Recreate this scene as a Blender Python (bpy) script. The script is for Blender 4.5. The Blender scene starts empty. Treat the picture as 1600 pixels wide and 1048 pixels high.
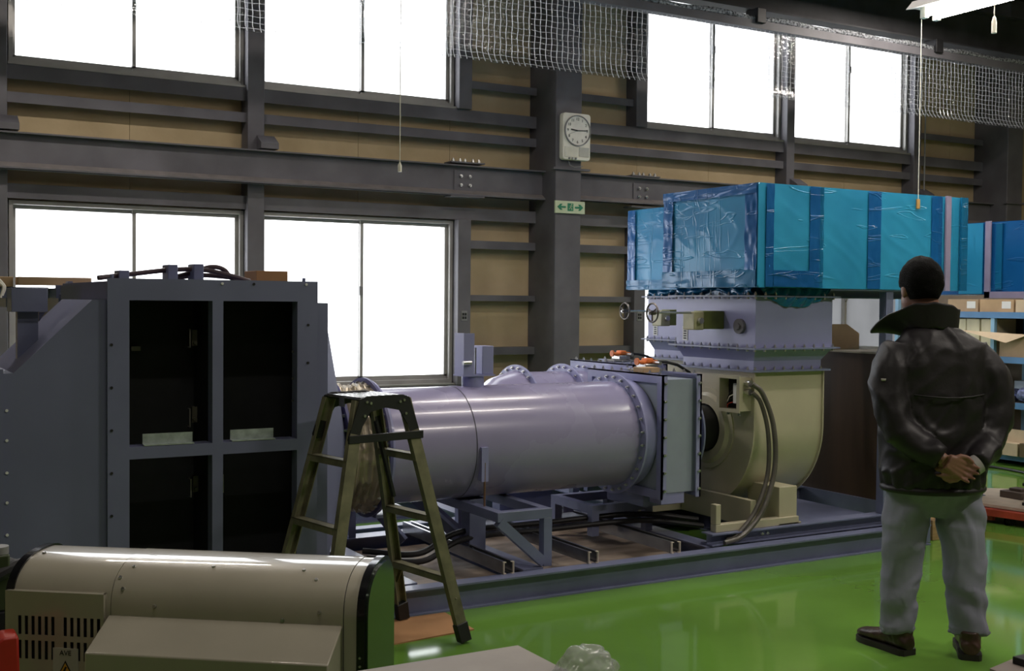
import bpy, bmesh, math, random
from mathutils import Vector, Matrix, noise
random.seed(7)
SC = bpy.context.scene
COL = SC.collection
PI = math.pi

# ---------------------------------------------------------------- camera
TH, PT, RO = 0.52086, -0.028416, 0.0089233
fw = Vector((math.sin(TH)*math.cos(PT), math.cos(TH)*math.cos(PT), math.sin(PT)))
rt = Vector((math.cos(TH), -math.sin(TH), 0)); up = rt.cross(fw)
r2 = rt*math.cos(RO)+up*math.sin(RO); u2 = -rt*math.sin(RO)+up*math.cos(RO)
cam = bpy.data.cameras.new('camera'); co = bpy.data.objects.new('camera', cam); COL.objects.link(co)
M3 = Matrix((r2, u2, -fw)).transposed(); co.matrix_world = Matrix.Translation((0, 0, 1.5)) @ M3.to_4x4()
cam.sensor_width = 36; cam.lens = 1818.6/1600*36; cam.clip_start = .05; SC.camera = co

# ---------------------------------------------------------------- light
WORLD_S = 7.0
w = bpy.data.worlds.new('overcast_sky'); SC.world = w; w.use_nodes = True
bg = w.node_tree.nodes['Background']; bg.inputs[0].default_value = (.93, .96, 1, 1); bg.inputs[1].default_value = WORLD_S
def area(name, loc, sx, sy, rot, energy, col=(1, 1, 1), portal=False, spread=PI):
    l = bpy.data.lights.new(name, 'AREA'); l.shape = 'RECTANGLE'; l.size = sx; l.size_y = sy; l.energy = energy; l.color = col; l.spread = spread
    o = bpy.data.objects.new(name, l); COL.objects.link(o); o.location = loc; o.rotation_euler = rot
    if portal: l.cycles.is_portal = True
    return o
WX = [(1.08, 2.88), (3.03, 4.83), (6.94, 8.78), (8.90, 10.74)]
for x0, x1 in WX:
    for z0, z1 in ((.76, 2.24), (3.27, 4.85)):
        area('window_portal', ((x0+x1)/2, 9.72, (z0+z1)/2), x1-x0, z1-z0, (-PI/2, 0, 0), 1, portal=True)
# unseen overhead lights: centre pair read from pipe highlights, the rest added for brightness
for lx, ly, e, ax in ((4.75, 6.1, 36, 0), (4.75, 4.25, 34, 0), (1.4, 7.3, 60, 0), (8.4, 7.2, 60, 0), (8.4, 4.2, 40, 0), (1.0, 2.3, 24, 0), (5.2, .8, 85, 0), (.2, .2, 9, 0), (9.2, .8, 40, 0), (11.4, 5.0, 36, 0), (-2.0, 5.5, 12, 0)):
    area('unseen_overhead_light', (lx, ly, 4.3), 1.2, .10, (0, 0, 0), e, (1, .91, .82))
SC.view_settings.view_transform = 'Standard'; SC.view_settings.look = 'None'
SC.view_settings.gamma = 1; SC.view_settings.use_curve_mapping = False; SC.view_settings.exposure = 0.0
try:
    SC.cycles.max_bounces = 8; SC.cycles.transparent_max_bounces = 12; SC.cycles.use_denoising = True
except Exception: pass

# ---------------------------------------------------------------- materials
def lin(c): return tuple((v/12.92 if v <= .04045 else ((v+.055)/1.055)**2.4) for v in c)
MATS = {}
def mat(name, col, rough=.5, metal=0., var=.06, bump=0., scale=8., coat=0., emit=None, es=0., stretch=None, trans=0., spec=.5, rvar=.0, col2=None, thr=None):
    if name in MATS: return MATS[name]
    m = bpy.data.materials.new(name); m.use_nodes = True; MATS[name] = m
    nt = m.node_tree; N = nt.nodes; L = nt.links; b = N['Principled BSDF']
    b.inputs['Roughness'].default_value = rough; b.inputs['Metallic'].default_value = metal
    b.inputs['Coat Weight'].default_value = coat; b.inputs['Coat Roughness'].default_value = .08
    b.inputs['Specular IOR Level'].default_value = spec
    tc = N.new('ShaderNodeTexCoord'); mp = N.new('ShaderNodeMapping'); L.new(tc.outputs['Object'], mp.inputs[0])
    if stretch: mp.inputs['Scale'].default_value = stretch
    n = N.new('ShaderNodeTexNoise'); n.inputs['Scale'].default_value = scale; n.inputs['Detail'].default_value = 5
    L.new(mp.outputs[0], n.inputs['Vector'])
    r = N.new('ShaderNodeValToRGB'); L.new(n.outputs['Fac'], r.inputs[0])
    c = col
    c2 = col2 or tuple(max(0, v*(1-var*2.2)) for v in c); c1 = tuple(min(1, v*(1+var)) for v in c)
    r.color_ramp.elements[0].color = (*c2, 1); r.color_ramp.elements[1].color = (*c1, 1)
    r.color_ramp.elements[0].position, r.color_ramp.elements[1].position = thr or (.3, .7)
    L.new(r.outputs[0], b.inputs['Base Color'])
    if rvar:
        mr = N.new('ShaderNodeMapRange'); mr.inputs['To Min'].default_value = max(0, rough-rvar); mr.inputs['To Max'].default_value = min(1, rough+rvar)
        L.new(n.outputs['Fac'], mr.inputs[0]); L.new(mr.outputs[0], b.inputs['Roughness'])
    if bump:
        n2 = N.new('ShaderNodeTexNoise'); n2.inputs['Scale'].default_value = scale*4; n2.inputs['Detail'].default_value = 4; L.new(mp.outputs[0], n2.inputs['Vector'])
        bp = N.new('ShaderNodeBump'); bp.inputs['Strength'].default_value = bump; bp.inputs['Distance'].default_value = .01
        L.new(n2.outputs['Fac'], bp.inputs['Height']); L.new(bp.outputs[0], b.inputs['Normal'])
    if emit: b.inputs['Emission Color'].default_value = (*emit, 1); b.inputs['Emission Strength'].default_value = es
    if trans: b.inputs['Transmission Weight'].default_value = trans
    return m
blue = mat('painted_steel', (.29, .30, .52), .38, var=.04, scale=3, coat=.15, rvar=.05)
bluedk = mat('painted_steel_enclosure', (.165, .18, .29), .5, var=.05, scale=3)
skidm = mat('skid_paint', (.17, .19, .31), .42, var=.08, scale=5, coat=.2)
pipem = mat('pipe_paint', (.32, .30, .47), .27, var=.03, scale=2, coat=.25, rvar=.04)
cream = mat('cream_paint', (.50, .46, .33), .38, var=.05, scale=3, coat=.2)
machine = mat('machine_paint', (.46, .43, .34), .30, var=.05, scale=4, coat=1., rvar=.05); machine.node_tree.nodes['Principled BSDF'].inputs['Coat Roughness'].default_value = .02
steel = mat('zinc_steel', (.62, .62, .62), .32, 1., var=.1, scale=20)
dsteel = mat('frame_steel', (.135, .13, .145), .6, var=.15, scale=2.5)
galv = mat('galvanised_plate', (.45, .52, .50), .45, .4, var=.15, scale=25)
black = mat('black_rubber', (.012, .012, .014), .5, var=.2)
blackgloss = mat('black_gloss_trim', (.01, .01, .012), .15, var=.1)
hole = mat('near_black_interior', (.008, .009, .012), .7, var=.2)  # near-black fill inside the bays and behind the vent slots
alu = mat('window_aluminium', (.36, .35, .33), .45, .3, var=.06, scale=6)
wallm = mat('beige_insulation_board', (.52, .405, .245), .85, var=.07, bump=.25, scale=3, col2=(.45, .345, .20))
wallw = mat('beige_side_wall', (.30, .255, .17), .85, var=.07, bump=.1, scale=2)
ceilm = mat('dark_ceiling_deck', (.05, .05, .055), .8, var=.2, scale=3)
ladm = mat('weathered_aluminium', (.20, .19, .115), .5, .25, var=.2, scale=14, col2=(.12, .115, .07))
card = mat('cardboard', (.48, .33, .19), .85, var=.1, scale=4, bump=.1)
carddk = mat('brown_cardboard', (.34, .18, .08), .85, var=.1, scale=4)
ply = mat('dark_plywood', (.06, .032, .018), .6, var=.12, scale=2, stretch=(5, 5, .6))
plyfl = mat('worn_deck_plywood', (.30, .24, .19), .6, var=.3, scale=3, col2=(.12, .085, .06), stretch=(1, 3, 1))
white = mat('white_plastic', (.90, .87, .76), .4, var=.03)
paper = mat('white_paper', (.75, .76, .75), .7, var=.03)
ink = mat('black_ink', (.015, .015, .015), .6)
green = mat('sign_green', (.02, .25, .13), .5)
signc = mat('sign_cream', (.62, .70, .48), .5)
orange = mat('orange_plastic', (.85, .22, .05), .45)
red = mat('red_paint', (.50, .035, .02), .4, var=.15)
redp = mat('pallet_truck_red', (.42, .06, .035), .45, var=.15)
rackb = mat('rack_blue', (.08, .22, .45), .5)
rackl = mat('rack_light_blue', (.22, .42, .62), .5)
cable = mat('purple_brown_cable', (.055, .03, .04), .45, var=.2)
cableg = mat('grey_hose', (.11, .10, .085), .35, var=.15, coat=.3)
olive = mat('olive_gearbox', (.17, .19, .05), .45, var=.2)
oliveL = mat('gearbox_face', (.42, .40, .24), .45, var=.15)
wheelm = mat('handwheel_iron', (.16, .14, .13), .35, .7)
greyp = mat('grey_plastic', (.25, .25, .25), .5)
yellow = mat('warning_yellow', (.80, .42, .04), .5)
lav = mat('lavender_angle', (.33, .28, .42), .5)
boardm = mat('grey_board', (.34, .31, .275), .6, var=.05, scale=6, bump=.08)
seam = mat('dark_seam_joint', (.05, .05, .06), .7)  # dark line for the pipe seam and cabinet joints
glassdk = mat('clear_cover', (.10, .10, .10), .1)
silver = mat('case_silver', (.42, .36, .32), .35, .5, var=.1, scale=10)
bluebag = mat('blue_parts_bags', (.20, .24, .48), .5, var=.35, scale=30, bump=.6)
lwood = mat('pale_board', (.44, .37, .30), .6, var=.08)

def floor_mat():
    m = mat('green_epoxy_floor', (.135, .29, .045), .065, var=.10, scale=.9, coat=.0, col2=(.105, .225, .036))
    b = m.node_tree.nodes['Principled BSDF']; nt = m.node_tree
    n = nt.nodes.new('ShaderNodeTexNoise'); n.inputs['Scale'].default_value = .9; n.inputs['Detail'].default_value = 0
    tc = nt.nodes.new('ShaderNodeTexCoord'); nt.links.new(tc.outputs['Object'], n.inputs['Vector'])
    bp = nt.nodes.new('ShaderNodeBump'); bp.inputs['Strength'].default_value = .12; bp.inputs['Distance'].default_value = .005
    nt.links.new(n.outputs['Fac'], bp.inputs['Height']); nt.links.new(bp.outputs[0], b.inputs['Normal'])
    return m
floorm = floor_mat()

def pane_mat(name, frost, tint=(1, 1, 1), k=.9, tk=1.):
    m = bpy.data.materials.new(name); m.use_nodes = True; nt = m.node_tree; nt.nodes.clear(); N = nt.nodes; L = nt.links
    o = N.new('ShaderNodeOutputMaterial'); mx = N.new('ShaderNodeMixShader'); mx2 = N.new('ShaderNodeMixShader')
    t = N.new('ShaderNodeBsdfTransparent'); t.inputs[0].default_value = (*[v*k for v in tint], 1)
    tl = N.new('ShaderNodeBsdfTranslucent'); ns = N.new('ShaderNodeTexNoise'); ns.inputs['Scale'].default_value = 2.5
    cr = N.new('ShaderNodeValToRGB'); cr.color_ramp.elements[0].color = (*[.55*tk]*3, 1); cr.color_ramp.elements[1].color = (*[.95*tk]*3, 1)
    L.new(ns.outputs['Fac'], cr.inputs[0]); L.new(cr.outputs[0], tl.inputs[0])
    g = N.new('ShaderNodeBsdfGlossy'); g.inputs['Roughness'].default_value = .05
    fr = N.new('ShaderNodeLayerWeight'); fr.inputs[0].default_value = .5; pw = N.new('ShaderNodeMath'); pw.operation = 'POWER'; pw.inputs[1].default_value = 4; L.new(fr.outputs['Facing'], pw.inputs[0]); ma = N.new('ShaderNodeMath'); ma.operation = 'MULTIPLY_ADD'; ma.inputs[1].default_value = .7; ma.inputs[2].default_value = .03; L.new(pw.outputs[0], ma.inputs[0]); mx.inputs[0].default_value = frost
    L.new(t.outputs[0], mx.inputs[1]); L.new(tl.outputs[0], mx.inputs[2])
    L.new(ma.outputs[0], mx2.inputs[0]); L.new(mx.outputs[0], mx2.inputs[1]); L.new(g.outputs[0], mx2.inputs[2]); L.new(mx2.outputs[0], o.inputs[0])
    return m
glass = pane_mat('frosted_pane', .25); glassf = pane_mat('filmed_pane', 1.0, tk=.30)

def sheet_mat():
    m = bpy.data.materials.new('clear_vinyl'); m.use_nodes = True; nt = m.node_tree; nt.nodes.clear(); N = nt.nodes; L = nt.links
    o = N.new('ShaderNodeOutputMaterial'); mx = N.new('ShaderNodeMixShader')
    t = N.new('ShaderNodeBsdfTransparent'); t.inputs[0].default_value = (.90, .91, .93, 1)
    g = N.new('ShaderNodeBsdfGlossy'); g.inputs['Roughness'].default_value = .12
    lw = N.new('ShaderNodeLayerWeight'); lw.inputs[0].default_value = .5; pw = N.new('ShaderNodeMath'); pw.operation = 'POWER'; pw.inputs[1].default_value = 3; L.new(lw.outputs['Facing'], pw.inputs[0]); ma = N.new('ShaderNodeMath'); ma.operation = 'MULTIPLY_ADD'; ma.inputs[1].default_value = .8; ma.inputs[2].default_value = .05; L.new(pw.outputs[0], ma.inputs[0])
    tc = N.new('ShaderNodeTexCoord'); mp = N.new('ShaderNodeMapping'); mp.inputs['Scale'].default_value = (1, 1, 1); L.new(tc.outputs['Object'], mp.inputs[0])
    n = N.new('ShaderNodeTexNoise'); n.inputs['Scale'].default_value = 28; n.inputs['Detail'].default_value = 2; L.new(mp.outputs[0], n.inputs[0])
    bp = N.new('ShaderNodeBump'); bp.inputs['Strength'].default_value = .7; bp.inputs['Distance'].default_value = .012
    L.new(n.outputs['Fac'], bp.inputs['Height']); L.new(bp.outputs[0], g.inputs['Normal']); L.new(bp.outputs[0], lw.inputs['Normal'])
    L.new(ma.outputs[0], mx.inputs[0]); L.new(t.outputs[0], mx.inputs[1]); L.new(g.outputs[0], mx.inputs[2]); L.new(mx.outputs[0], o.inputs[0])
    return m
vinyl = sheet_mat()

def film_mat(name, col, deep, rough=.28, lo=.60, st=.9, tt=(.02, .04)):
    """blue protective film stretched over sheet metal, with fine wrinkles"""
    m = bpy.data.materials.new(name); m.use_nodes = True; nt = m.node_tree; N = nt.nodes; L = nt.links; b = N['Principled BSDF']
    tc = N.new('ShaderNodeTexCoord')
    n = N.new('ShaderNodeTexNoise'); n.inputs['Scale'].default_value = 2.2; n.inputs['Detail'].default_value = 4; L.new(tc.outputs['Object'], n.inputs[0])
    r = N.new('ShaderNodeValToRGB'); r.color_ramp.elements[0].color = (*deep, 1); r.color_ramp.elements[1].color = (*col, 1)
    r.color_ramp.elements[0].position = .32; r.color_ramp.elements[1].position = .68
    L.new(n.outputs[0], r.inputs[0]); L.new(r.outputs[0], b.inputs['Base Color'])
    b.inputs['Metallic'].default_value = .1; b.inputs['Roughness'].default_value = rough+.12; b.inputs['Specular IOR Level'].default_value = .3
    b.inputs['Coat Weight'].default_value = .30; b.inputs['Coat Roughness'].default_value = .10
    hs = None
    for rot, sc_, seed in (((.3, .6, .5), (1.3, 1.3, 9), 0), ((-.5, -.8, .2), (1.5, 1.5, 8), 7), ((0, 0, 0), (9, 9, .9), 13)):
        mp = N.new('ShaderNodeMapping'); mp.inputs['Rotation'].default_value = rot; mp.inputs['Scale'].default_value = sc_; mp.inputs['Location'].default_value = (seed, 0, 0); L.new(tc.outputs['Object'], mp.inputs[0])
        w1 = N.new('ShaderNodeTexNoise'); w1.inputs['Scale'].default_value = 1.7; w1.inputs['Detail'].default_value = 1.5; w1.inputs['Distortion'].default_value = .4
        L.new(mp.outputs[0], w1.inputs[0])
        cr = N.new('ShaderNodeValToRGB'); e_ = cr.color_ramp.elements; e_[0].position = lo; e_[0].color = (0, 0, 0, 1); e_[1].position = lo+tt[0]; e_[1].color = (1, 1, 1, 1); e3 = e_.new(lo+tt[1]); e3.color = (0, 0, 0, 1)
        L.new(w1.outputs[0], cr.inputs[0])
        if hs is None: hs = cr.outputs[0]
        else:
            ad = N.new('ShaderNodeMath'); ad.operation = 'MAXIMUM'; L.new(hs, ad.inputs[0]); L.new(cr.outputs[0], ad.inputs[1]); hs = ad.outputs[0]
    bp = N.new('ShaderNodeBump'); bp.inputs['Strength'].default_value = st; bp.inputs['Distance'].default_value = .006
    L.new(hs, bp.inputs['Height']); L.new(bp.outputs[0], b.inputs['Coat Normal'])
    bp2 = N.new('ShaderNodeBump'); bp2.inputs['Strength'].default_value = .5; bp2.inputs['Distance'].default_value = .004
    L.new(hs, bp2.inputs['Height']); L.new(bp2.outputs[0], b.inputs['Normal'])
    return m
film = film_mat('blue_film', (.035, .34, .60), (.022, .25, .48), lo=.68, st=.7); filmend = film_mat('creased_blue_film', (.03, .27, .50), (.015, .17, .38), lo=.60, st=.9); filmdk = film_mat('doubled_blue_film', (.008, .12, .36), (.005, .085, .28), .22)
filmmid = film_mat('loose_blue_film', (.01, .16, .34), (.006, .10, .24), .15)

def bag_mat():
    m = mat('clear_plastic_bag', (.62, .64, .62), .12, var=.05)
    b = m.node_tree.nodes['Principled BSDF']; b.inputs['Alpha'].default_value = .42; return m
bagm = bag_mat()

def canvas_mat():
    m = mat('silver_flex_canvas', (.36, .31, .23), .35, .45, var=.2, scale=5)
    return m
canvas = canvas_mat()

# ---------------------------------------------------------------- mesh helpers
class MB:
    def __init__(s): s.v = []; s.f = []; s.e = []
    def add(s, vs, fs):
        k = len(s.v); s.v += [tuple(v) for v in vs]; s.f += [tuple(i+k for i in f) for f in fs]; return s
    def box(s, x0, x1, y0, y1, z0, z1):
        return s.add([(x0, y0, z0), (x1, y0, z0), (x1, y1, z0), (x0, y1, z0), (x0, y0, z1), (x1, y0, z1), (x1, y1, z1), (x0, y1, z1)],
                     [(0, 3, 2, 1), (4, 5, 6, 7), (0, 1, 5, 4), (1, 2, 6, 5), (2, 3, 7, 6), (3, 0, 4, 7)])
    def bar(s, p, q, wd, ht, upv=(0, 0, 1)):
        p = Vector(p); q = Vector(q); d = (q-p).normalized(); u = Vector(upv)
        sd = d.cross(u); sd = sd.normalized() if sd.length > 1e-4 else Vector((1, 0, 0)); u = sd.cross(d).normalized()
        vs = [c+sd*a*wd/2+u*b*ht/2 for c in (p, q) for a, b in ((-1, -1), (1, -1), (1, 1), (-1, 1))]
        return s.add(vs, [(0, 1, 2, 3), (7, 6, 5, 4), (0, 4, 5, 1), (1, 5, 6, 2), (2, 6, 7, 3), (3, 7, 4, 0)])
    def cyl(s, p, q, r, rb=None, n=24, caps=True):
        p = Vector(p); q = Vector(q); rb = r if rb is None else rb; d = (q-p).normalized()
        a = d.orthogonal().normalized(); b = d.cross(a)
        vs = [c+(a*math.cos(t*2*PI/n)+b*math.sin(t*2*PI/n))*rr for c, rr in ((p, r), (q, rb)) for t in range(n)]
        fs = [(i, (i+1) % n, n+(i+1) % n, n+i) for i in range(n)]
        if caps: fs += [tuple(range(n-1, -1, -1)), tuple(range(n, 2*n))]
        return s.add(vs, fs)
    def ring(s, p, q, ro, ri, n=48):
        p = Vector(p); q = Vector(q); d = (q-p).normalized(); a = d.orthogonal().normalized(); b = d.cross(a)
        vs = []
        for c, rr in ((p, ro), (q, ro), (q, ri), (p, ri)):
            vs += [c+(a*math.cos(t*2*PI/n)+b*math.sin(t*2*PI/n))*rr for t in range(n)]
        fs = []
        for k in range(4):
            j = (k+1) % 4; fs += [(k*n+i, k*n+(i+1) % n, j*n+(i+1) % n, j*n+i) for i in range(n)]
        return s.add(vs, fs)
    def lathe(s, p, d, prof, n=48):
        """prof: (dist along d, radius)"""
        p = Vector(p); d = Vector(d).normalized(); a = d.orthogonal().normalized(); b = d.cross(a)
        vs = [p+d*h+(a*math.cos(t*2*PI/n)+b*math.sin(t*2*PI/n))*r for h, r in prof for t in range(n)]
        fs = [(k*n+i, k*n+(i+1) % n, (k+1)*n+(i+1) % n, (k+1)*n+i) for k in range(len(prof)-1) for i in range(n)]
        return s.add(vs, fs)
    def prism(s, poly, axis, a0, a1):
        def pt(u, v, a): return {'x': (a, u, v), 'y': (u, a, v), 'z': (u, v, a)}[axis]
        n = len(poly); vs = [pt(u, v, a) for a in (a0, a1) for u, v in poly]
        return s.add(vs, [tuple(range(n)), tuple(range(2*n-1, n-1, -1))]+[(i, i+n, (i+1) % n+n, (i+1) % n) for i in range(n)])
    def tube(s, pts, r, n=10, caps=True):
        pts = [Vector(p) for p in pts]; k0 = len(s.v); m = len(pts); rs = r if isinstance(r, (list, tuple)) else [r]*m
        prev = None; vs = []
        for i, p in enumerate(pts):
            d = (pts[min(i+1, m-1)]-pts[max(i-1, 0)]).normalized()
            if prev is None: a = d.orthogonal().normalized()
            else:
                a = prev-d*prev.dot(d); a = a.normalized() if a.length > 1e-5 else d.orthogonal().normalized()
            prev = a; b = d.cross(a)
            vs += [p+(a*math.cos(t*2*PI/n)+b*math.sin(t*2*PI/n))*rs[i] for t in range(n)]
        fs = [(k*n+i, k*n+(i+1) % n, (k+1)*n+(i+1) % n, (k+1)*n+i) for k in range(m-1) for i in range(n)]
        if caps: fs += [tuple(range(n-1, -1, -1)), tuple(range((m-1)*n, m*n))]
        return s.add(vs, fs)
    def sphere(s, c, r, sc=(1, 1, 1), nu=20, nv=12, rot=None):
        vs = []; c = Vector(c)
        for j in range(nv+1):
            ph = PI*j/nv
            for i in range(nu):
                t = 2*PI*i/nu; v = Vector((r*sc[0]*math.sin(ph)*math.cos(t), r*sc[1]*math.sin(ph)*math.sin(t), r*sc[2]*math.cos(ph)))
                if rot is not None: v = rot @ v
                vs.append(c+v)
        return s.add(vs, [(j*nu+i, (j+1)*nu+i, (j+1)*nu+(i+1) % nu, j*nu+(i+1) % nu) for j in range(nv) for i in range(nu)])
    def grid(s, fn, nu, nv):
        vs = [fn(i/nu, j/nv) for j in range(nv+1) for i in range(nu+1)]
        return s.add(vs, [(j*(nu+1)+i, j*(nu+1)+i+1, (j+1)*(nu+1)+i+1, (j+1)*(nu+1)+i) for j in range(nv) for i in range(nu)])
    def hbeam(s, axis, a0, a1, c, z0, h, wd, tw=.008, tf=.010):
        """H section along axis; c = centre of the other coordinate"""
        prof = [(-wd/2, 0), (wd/2, 0), (wd/2, tf), (tw/2, tf), (tw/2, h-tf), (wd/2, h-tf), (wd/2, h), (-wd/2, h), (-wd/2, h-tf), (-tw/2, h-tf), (-tw/2, tf), (-wd/2, tf)]
        n = 12
        P = [(c+u, z0+v) for u, v in prof]
        def pt(u, v, a): return (a, u, v) if axis == 'x' else (u, a, v)
        vs = [pt(u, v, a) for a in (a0, a1) for u, v in P]
        fs = [(i, i+n, (i+1) % n+n, (i+1) % n) for i in range(n)]
        for o in (0, n):
            for q in ((0, 1, 2, 11), (11, 2, 3, 10), (10, 3, 4, 9), (9, 4, 5, 8), (8, 5, 6, 7)): fs.append(tuple(i+o for i in q) if o == 0 else tuple(i+o for i in reversed(q)))
        return s.add(vs, fs)
    def xf(s, M):
        s.v = [tuple(M @ Vector(v)) for v in s.v]; return s
    def mesh(s, name, m, smooth=35, fix=True):
        me = bpy.data.meshes.new(name); me.from_pydata(s.v, [], s.f); me.update()
        if fix:
            bm = bmesh.new(); bm.from_mesh(me); bmesh.ops.remove_doubles(bm, verts=bm.verts, dist=1e-6)
            bmesh.ops.recalc_face_normals(bm, faces=bm.faces); bm.to_mesh(me); bm.free()
        if smooth:
            me.shade_smooth()
            try: me.set_sharp_from_angle(angle=math.radians(smooth))
            except Exception: pass
        if m: me.materials.append(m)
        return me
    def build(s, name, m, parent=None, bevel=0, smooth=35, origin=None, label=None):
        if parent is not None and origin is None: origin = parent_origin(parent)
        org = Vector(origin) if origin is not None else Vector((0, 0, 0))
        if origin is not None: s.v = [tuple(Vector(v)-org) for v in s.v]
        o = bpy.data.objects.new(name, s.mesh(name, m, smooth)); COL.objects.link(o)
        if parent is not None: o.parent = parent; o.location = (0, 0, 0)
        else: o.location = org
        if bevel:
            b = o.modifiers.new('bevel', 'BEVEL'); b.width = bevel; b.segments = 2; b.limit_method = 'ANGLE'
        if label: o['label'] = label
        return o
ORG = {}
def parent_origin(p):
    v = Vector((0, 0, 0))
    while p is not None: v += p.location; p = p.parent
    return v
def tag(o, label=None, cat=None, group=None, kind=None):
    if label: o['label'] = label
    if cat: o['category'] = cat
    if group: o['group'] = group
    if kind: o['kind'] = kind
    return o
def thing(name, label, cat, loc=(0, 0, 0), group=None):
    o = bpy.data.objects.new(name, None); COL.objects.link(o); o.location = loc; o.empty_display_size = .1
    return tag(o, label, cat, group)
def struct(o, label=None): return tag(o, label, None, None, 'structure')
def link_copy(proto, loc, parent=None, rot=None, name=None):
    c = proto.copy(); COL.objects.link(c)
    if parent is not None:
        c.parent = parent; c.location = Vector(loc)-parent_origin(parent)
    else: c.location = loc
    if rot is not None: c.rotation_euler = rot
    return c
# hex bolt meshes by axis, shared data
def bolt_mesh(axis, r=.009, h=.012):
    mb = MB(); d = Vector({'x': (-1, 0, 0), 'y': (0, -1, 0), 'z': (0, 0, 1)}[axis])
    mb.cyl((0, 0, 0), d*h, r, n=6); mb.cyl(d*h, d*h*1.7, r*.5, n=6)
    return mb.mesh('bolt', steel, 0)
BOLT = {a: bolt_mesh(a) for a in 'xyz'}; BBIG = {a: bolt_mesh(a, .016, .018) for a in 'xyz'}
def bolts(parent, pts, axis, big=False, mesh=None):
    me = mesh or (BBIG if big else BOLT)[axis]; po = parent_origin(parent)
    for p in pts:
        o = bpy.data.objects.new('bolt', me); COL.objects.link(o); o.parent = parent; o.location = Vector(p)-po
def text(s, size, m, loc, rot, parent=None, name='lettering', ext=.001, align='CENTER'):
    cu = bpy.data.curves.new('t', 'FONT'); cu.body = s; cu.size = size; cu.extrude = ext; cu.align_x = align; cu.align_y = 'CENTER'
    o = bpy.data.objects.new('t', cu); COL.objects.link(o)
    dg = bpy.context.evaluated_depsgraph_get(); me = bpy.data.meshes.new_from_object(o.evaluated_get(dg)); bpy.data.objects.remove(o)
    me.materials.clear(); me.materials.append(m)
    o = bpy.data.objects.new(name, me); COL.objects.link(o)
    o.rotation_euler = rot
    if parent is not None: o.parent = parent; o.location = Vector(loc)-parent_origin(parent)
    else: o.location = loc
    return o
def remesh(mb, vox, smooth_it=2):
    me = bpy.data.meshes.new('tmp'); me.from_pydata(mb.v, [], mb.f); me.update()
    bm = bmesh.new(); bm.from_mesh(me); bmesh.ops.recalc_face_normals(bm, faces=bm.faces); bm.to_mesh(me); bm.free()
    o = bpy.data.objects.new('tmp', me); COL.objects.link(o)
    r = o.modifiers.new('r', 'REMESH'); r.mode = 'VOXEL'; r.voxel_size = vox
    if smooth_it:
        sm = o.modifiers.new('s', 'SMOOTH'); sm.iterations = smooth_it; sm.factor = .6
    dg = bpy.context.evaluated_depsgraph_get(); m2 = bpy.data.meshes.new_from_object(o.evaluated_get(dg)); bpy.data.objects.remove(o)
    return m2

# ================================================================ SETTING
X0, X1, Y0, Y1, ZC = -4.0, 13.2, -4.0, 9.6, 5.3
struct(MB().box(X0-.2, X1+.2, Y0-.2, Y1+.2, -.15, 0).build('floor', floorm, smooth=0), 'glossy green epoxy workshop floor')
ceil = struct(MB().box(X0-.2, X1+.2, Y0-.2, Y1+.2, ZC, ZC+.12).build('ceiling', ceilm, smooth=0), 'dark roof deck of the workshop')
for i in range(8):
    MB().hbeam('x', X0, X1, -3+i*1.6, ZC-.16, .16, .08).build('purlin', dsteel, ceil, smooth=0)
struct(MB().box(X0-.2, X0, Y0, Y1, 0, ZC).build('wall_left', wallw, smooth=0), 'beige wall left of the windows')
struct(MB().box(X1, X1+.2, Y0, Y1, 0, ZC).build('wall_right', wallw, smooth=0), 'beige wall behind the storage rack')
struct(MB().box(X0, X1, Y0-.2, Y0, 0, ZC).build('wall_front', wallw, smooth=0), 'beige wall behind the photographer')
# back wall: backing with holes + insulation boards between steel framing
xs = sorted([X0, X1]+[v for w_ in WX for v in w_]); zs = [0, .76, 2.24, 3.27, 4.85, ZC]
def isopen(xm, zm): return any(a < xm < b for a, b in WX) and (.76 < zm < 2.24 or 3.27 < zm < 4.85)
mb = MB()
for i in range(len(xs)-1):
    for j in range(5):
        if not isopen((xs[i]+xs[i+1])/2, (zs[j]+zs[j+1])/2): mb.box(xs[i], xs[i+1], 9.64, 9.78, zs[j], zs[j+1])
wb = struct(mb.build('wall_back', dsteel, smooth=0), 'window wall of beige boards between grey steel framing')
for i in range(len(xs)-1):
    for j in range(5):
        if isopen((xs[i]+xs[i+1])/2, (zs[j]+zs[j+1])/2): continue
        a, b = xs[i], xs[i+1]; n = max(1, round((b-a)/.95))
        for k in range(n):
            p0 = a+(b-a)*k/n; p1 = a+(b-a)*(k+1)/n
            MB().box(p0+.0015, p1-.0015, 9.60, 9.64, zs[j]+.001, zs[j+1]-.001).build('panel', wallm, wb, smooth=0)
# columns
def column(x0, label):
    c = struct(MB().box(x0, x0+.28, 9.12, 9.60, 0, ZC-.16).build('column', dsteel, origin=(x0, 9.12, 0), bevel=.008), label)
    MB().box(x0-.04, x0+.36, 9.09, 9.14, 2.725, 2.745).build('stiffener_plate', dsteel, c)
    return c
column(5.68, 'grey steel column carrying the clock and the exit sign'); column(12.0, 'grey steel column at the right end of the window wall'); column(-.55, 'grey steel column at the left end of the window wall')
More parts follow.
